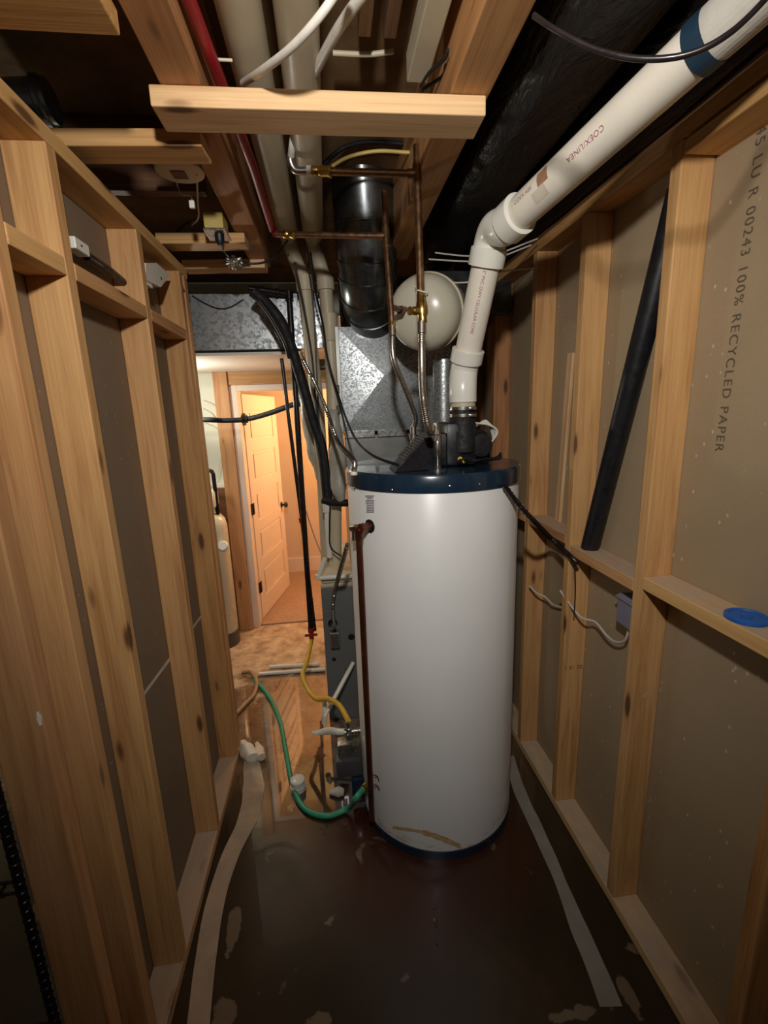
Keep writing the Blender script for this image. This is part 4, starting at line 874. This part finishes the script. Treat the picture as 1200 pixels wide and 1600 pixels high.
DC = thing('floor_drain', PZ(465, 1224, 0), 'round white two-tier floor cleanout cap in puddle beside green hose', 'drain cap')
p = Vector(PZ(466, 1232, 0)); obj('lower_ring', lathe(new_bm(), p, p+Vector((0, 0, 1)), [(0, .036), (.022, .036), (.024, .03)], 28), M['pvcfit'], DC, True)
obj('upper_cap', lathe(new_bm(), p+Vector((0, 0, .024)), p+Vector((0, 0, 1)), [(0, .033), (.026, .033), (.03, .028)], 28), M['pvcfit'], DC, True)

# ------------------------------------------------------------------ right wall items
bp0, bp1 = PX(921, 851, .925), PX(1046, 312, .93)
bp0 = Vector((.925, 1.495, 1.192)); bp1 = Vector((.936, 1.2155, 2.235))
bm = new_bm(); sweep(bm, [bp0+Vector((0, 0, -.003)), bp1], .031, 28)
tag(obj('black_pipe', bm, M['black'], None, True), 'fat black plastic pipe leaning between studs on right block', 'pipe')
EB = thing('electrical_box', (.95, 1.29, 1.05), 'lavender grey electrical box on drywall under right block', 'electrical box')
e0 = PX(966, 925, RD-.05); e1_ = PX(990, 975, RD-.05)
obj('box_body', box(new_bm(), (RD-.055, 1.225, .995), (RD-.001, 1.30, 1.095), .004), M['ebox'], EB)
obj('mounting_rib', box(new_bm(), (RD-.060, 1.221, 1.08), (RD-.001, 1.305, 1.088), .002), M['ebox'], EB)
tag(obj('white_cable', cable(new_bm(), [(RX-.002, 1.600, .985), PX(905, 962, RX+.02), PX(930, 972, .93), PX(948, 993, .93), PX(962, 1003, .93), PX(976, 1001, .93), PX(983, 985, .93), (RD-.03, 1.245, 1.0)], .0042, 8, 8), M['foamgrey'], None, True), 'white cable looping from stamped stud into electrical box', 'cable')
tag(obj('white_cable', cable(new_bm(), [PX(827, 915, RX-.003), PX(838, 926, RX+.02), PX(852, 933, .93), PX(863, 944, .94), PX(880, 950, .95)], .0042, 8, 8), M['foamgrey'], None, True), 'white cable poking out of bored stud on right wall', 'cable')
bl_ = thing('blue_lid', PZ(1166, 961, 1.21), 'round blue plastic lid lying on right wall block', 'lid')
p = Vector((.952, .905, 1.2095)); p = Vector((.925, .858, 1.2095))
obj('disc', lathe(new_bm(), p, p+Vector((0, 0, 1)), [(0, .040), (.001, .043), (.008, .043), (.010, .040), (.0095, .036), (.007, .034), (.007, .01)], 40), M['blue'], bl_, True)
obj('raised_rim', lathe(new_bm(), p+Vector((0, 0, .006)), p+Vector((0, 0, 1)), [(0, .012), (.003, .012), (.0035, .009)], 28), M['blue'], bl_, True)
tag(obj('armored_cable', ribbed(new_bm(), [HS(788, 758, HR+.02), PD(808, 785, 1.56), PD(835, 815, 1.6), PX(862, 842, RX-.012), PX(890, 868, RX-.010), PX(902, 880, RX-.008)], .0085, .010, .18, 10), M['blackiron'], None, True), 'ribbed armoured cable from heater shoulder to right wall stud', 'cable')
tag(obj('black_wire', cable(new_bm(), [PX(898, 878, RX-.003), PX(899, 920, RX-.003), PX(897, 960, RX-.003)], .0025, 6, 6), M['black'], None, True), 'thin dark wire running down stamped stud', 'cable')
bm = new_bm(); box(bm, (.905, 1.1655-T/2-.0006, .835), (.93, 1.1655-T/2+.001, .858), .006)
kp = Vector(PY(1010, 1087, 1.165-T/2)); kn = tag(obj('knot_plug', lathe(new_bm(), kp, kp+Vector((0, -1, 0)), [(-.002, .012), (.0006, .012), (.001, .009)], 20), M['woodpale'], None, True), 'round pale knot plug in bright wide stud', 'knot'); bm.free()
# writing on the drywall (reads downward) and stamp on the stud
SPC[0] = 1.22
flat_text('printed_text', 'W/15/45 LU R 00243 100% RECYCLED PAPER', .0345, (RD, 1.036, 2.385), (0, .012, -1), (0, -1, -.012), M['ink'], dr, label='faint grey printed recycled paper line')
SPC[0] = 1.0
st = PY(876, 1110, 1.57-T/2-.001)
flat_text('stamp_text', '1 51 70', .025, (RX+.005, 1.57-T/2-.0012, .665), (1, 0, 0), (0, 0, 1), M['ink'], None)
for o in list(COL.objects):
    if o.name.startswith('stamp_text'): tag(o, 'small grey digits stamped across right wall stud', 'stamp')

# ------------------------------------------------------------------ laundry side and doorway
board('trim_post', 'orange lit pine post beside far doorway', (-.75, 3.57, 0), (-.75, 3.57, 2.02), (1, 0, 0), .10, .08, M['wood'], None, cat='post')
board('trim_post', 'pine header board over far doorway', (-.80, 3.585, 1.975), (.14, 3.585, 1.975), (0, 0, 1), .09, .07, M['wood'], None, cat='post')
bm = new_bm(); box(bm, (-.70, 3.57, 0), (-.645, 3.72, 1.93), .003); box(bm, (-.645, 3.57, 1.885), (.14, 3.72, 1.93), .003); struct(obj('trim_1', bm, M['doorpaint']))
# open panel door
DR = struct(obj('door_1', new_bm() if False else (lambda bm: bm)(box(new_bm(), (0, 0, 0), (.76, .035, 1.86), .002)), M['doorpaint']))
DR.location = (0, 0, 0)
# the leaf is built along a line from hinge to free edge
bpy.data.objects.remove(DR)
hg = Vector((-.640, 3.70, .02)); tip = Vector((-.475, 4.45, .02)); dd = (tip-hg); DL = dd.length; dd.normalize(); nn = Vector((dd.y, -dd.x, 0))
def dpt(u, v, w_): return hg+dd*u+Vector((0, 0, v))+nn*w_
def dbox(bm, u0, u1, v0, v1, w0, w1, bev=0):
    c = dpt((u0+u1)/2, (v0+v1)/2, (w0+w1)/2); return obox(bm, c, dd, nn, Vector((0, 0, 1)), u1-u0, w1-w0, v1-v0, bev)
bm = new_bm(); dbox(bm, 0, DL, 0, 1.85, -.03, -.004)
for u0, u1 in ((0, .11), (DL-.11, DL)): dbox(bm, u0, u1, 0, 1.85, -.004, .004)
vz = [(0, .17)]; ph = (1.85-.17-.12-4*.09)/5; zz = .17
rails = [(0, .17)]
for i in range(5):
    zz += ph; rails.append((zz, zz+(.09 if i < 4 else .12))); zz += .09
for v0_, v1_ in rails: dbox(bm, .11, DL-.11, v0_, v1_, -.004, .004)
zz = .17
for i in range(5):
    dbox(bm, .135, DL-.135, zz+.025, zz+ph-.025, -.004, .001, .003); zz += ph+.09
DR = struct(obj('door_1', bm, M['doorpaint']))
for v in (1.66, .95, .28):
    bm = new_bm(); dbox(bm, -.03, .03, v-.045, v+.045, .004, .008, .001); sweep(bm, [dpt(-.002, v-.045, .01), dpt(-.002, v+.045, .01)], .006, 10); lab(obj('hinge', bm, M['black'], DR), 'black hinge')
bm = new_bm(); kc = dpt(DL-.06, .84, .004); lathe(bm, kc, kc+nn, [(0, .028), (.006, .028), (.008, .01), (.03, .01), (.035, .024), (.052, .027), (.06, .018)], 24); lab(obj('door_knob', bm, M['black'], DR, True), 'black round knob')
# softener tank
ST = thing('softener_tank', (-.90, 3.36, 0), 'tall white water tank with dark base by laundry wall', 'tank')
c = (-.895, 3.36, 0)
obj('tank_shell', lathe(new_bm(), c, (c[0], c[1], 2), [(.11, .118), (.115, .122), (.93, .122), (.98, .112), (1.02, .08), (1.035, .03)], 48), M['tankbeige'], ST, True)
lab(obj('tank_base', lathe(new_bm(), c, (c[0], c[1], 2), [(0, .125), (.11, .125), (.118, .118)], 48), M['greydark'], ST, True), 'dark plastic base')
lab(obj('valve_head', box(new_bm(), (-.99, 3.28, 1.07), (-.82, 3.42, 1.20), .02), M['pvcfit'], ST, True), 'beige control head')
lab(obj('neck', lathe(new_bm(), (c[0], c[1], 1.03), (c[0], c[1], 2), [(0, .04), (.05, .04)], 20), M['black'], ST, True), 'black neck')
bm = new_bm(); cable(bm, [(-.98, 3.33, 1.34), (-.86, 3.33, 1.34), (-.825, 3.33, 1.325), (-.82, 3.33, 1.28), (-.82, 3.33, 1.12), (-.82, 3.33, 1.02)], .014, 6, 12); lab(obj('bypass_pipe', bm, M['blackiron'], ST, True), 'bent dark metal pipe')
cp_ = Vector(PY(350, 856, 3.22)); lab(obj('side_cap', lathe(new_bm(), cp_+Vector((-.01, .04, 0)), cp_+Vector((.0, -1, .5)), [(0, .035), (.02, .038), (.03, .03)], 24), M['white'], ST, True), 'round white cap')
tag(obj('plywood_sheet', box(new_bm(), (-.86, 3.54, 0), (-.80, 3.60, 1.18), .003), M['wooddark']), 'dark wooden panel behind softener tank beside doorway post', 'board')
tag(obj('wall_ledge', box(new_bm(), (-1.4, 3.56, 1.18), (-.80, 3.62, 1.21), .003), M['white']), 'white ledge along laundry wall behind the tank', 'ledge')
AD = thing('wall_adapter', (-.83, 3.6, 1.45), 'black power adapter with pale cords on laundry wall', 'adapter')
p = Vector(PY(355, 728, 3.60)); obj('adapter_body', box(new_bm(), (p.x-.02, 3.58, p.z-.04), (p.x+.02, 3.62, p.z+.04), .004), M['black'], AD)
bm = new_bm(); cable(bm, [p, PY(345, 715, 3.58), PY(340, 740, 3.58), PY(332, 760, 3.58)], .003, 8, 6); cable(bm, [PY(357, 690, 3.6), PY(355, 715, 3.6)], .004, 5, 6); lab(obj('adapter_cord', bm, M['pvcfit'], AD, True), 'pale cords')
for i, (pts, l_) in enumerate((([(318, 625), (335, 633), (350, 650)], 'upper pale wire arc on laundry wall'), ([(318, 638), (330, 645), (338, 655)], 'middle pale wire arc on laundry wall'), ([(320, 660), (338, 668), (350, 685)], 'lower pale wire arc on laundry wall'))):
    tag(obj('wall_wire', cable(new_bm(), [PY(x, y, 3.605) for x, y in pts], .003, 8, 6), M['cream'], None, True), l_, 'wire', 'pale wires on the laundry wall')

# ------------------------------------------------------------------ wire shelf rack at lower left
RK = thing('wire_rack', (-.80, .70, 0), 'dark metal wire shelf rack beyond left wall opening, lower left corner', 'rack')
r0 = Vector((-.735, .905, 0)); r1 = Vector((-.735, .905, 1.02))
prof = [(0, .0105)]
for i in range(38): prof += [(.05+i*.0254, .0105), (.0515+i*.0254, .0122), (.0545+i*.0254, .0122), (.056+i*.0254, .0105)]
obj('post', lathe(new_bm(), r0, r1, prof+[(1.02, .0105)], 18), M['blackiron'], RK, True)
for z in (.30, .72):
    bm = new_bm()
    for k in range(14): sweep(bm, [(-1.5, .40+k*.036, z), (-.74, .40+k*.036, z)], .0028, 6)
    for xx in (-1.4, -1.1, -.76): sweep(bm, [(xx, .38, z-.006), (xx, .90, z-.006)], .004, 6)
    sweep(bm, [(-1.5, .90, z-.03), (-.74, .90, z-.03)], .004, 6); sweep(bm, [(-1.5, .90, z), (-.74, .90, z)], .004, 6)
    obj('wire_shelf', bm, M['blackiron'], RK, True)

# water beads on the floor in front of the heater
for i, (x_, y_, rx, ry, l_) in enumerate(((680, 1440, .006, .022, 'largest elongated water bead on floor in front of heater'), (679, 1418, .008, .008, 'small round water bead just behind the elongated one'), (682, 1475, .003, .006, 'tiny water bead nearest the lens on dark floor'))):
    bm = new_bm(); bmesh.ops.create_icosphere(bm, subdivisions=3, radius=1); c = PZ(x_, y_, 0)
    for v in bm.verts: v.co = Vector((c.x+v.co.x*rx, c.y+v.co.y*ry, max(0, v.co.z)*.005))
    tag(obj('water_bead', bm, M['bead'], None, True, 80), l_, 'water', 'water beads on the floor')
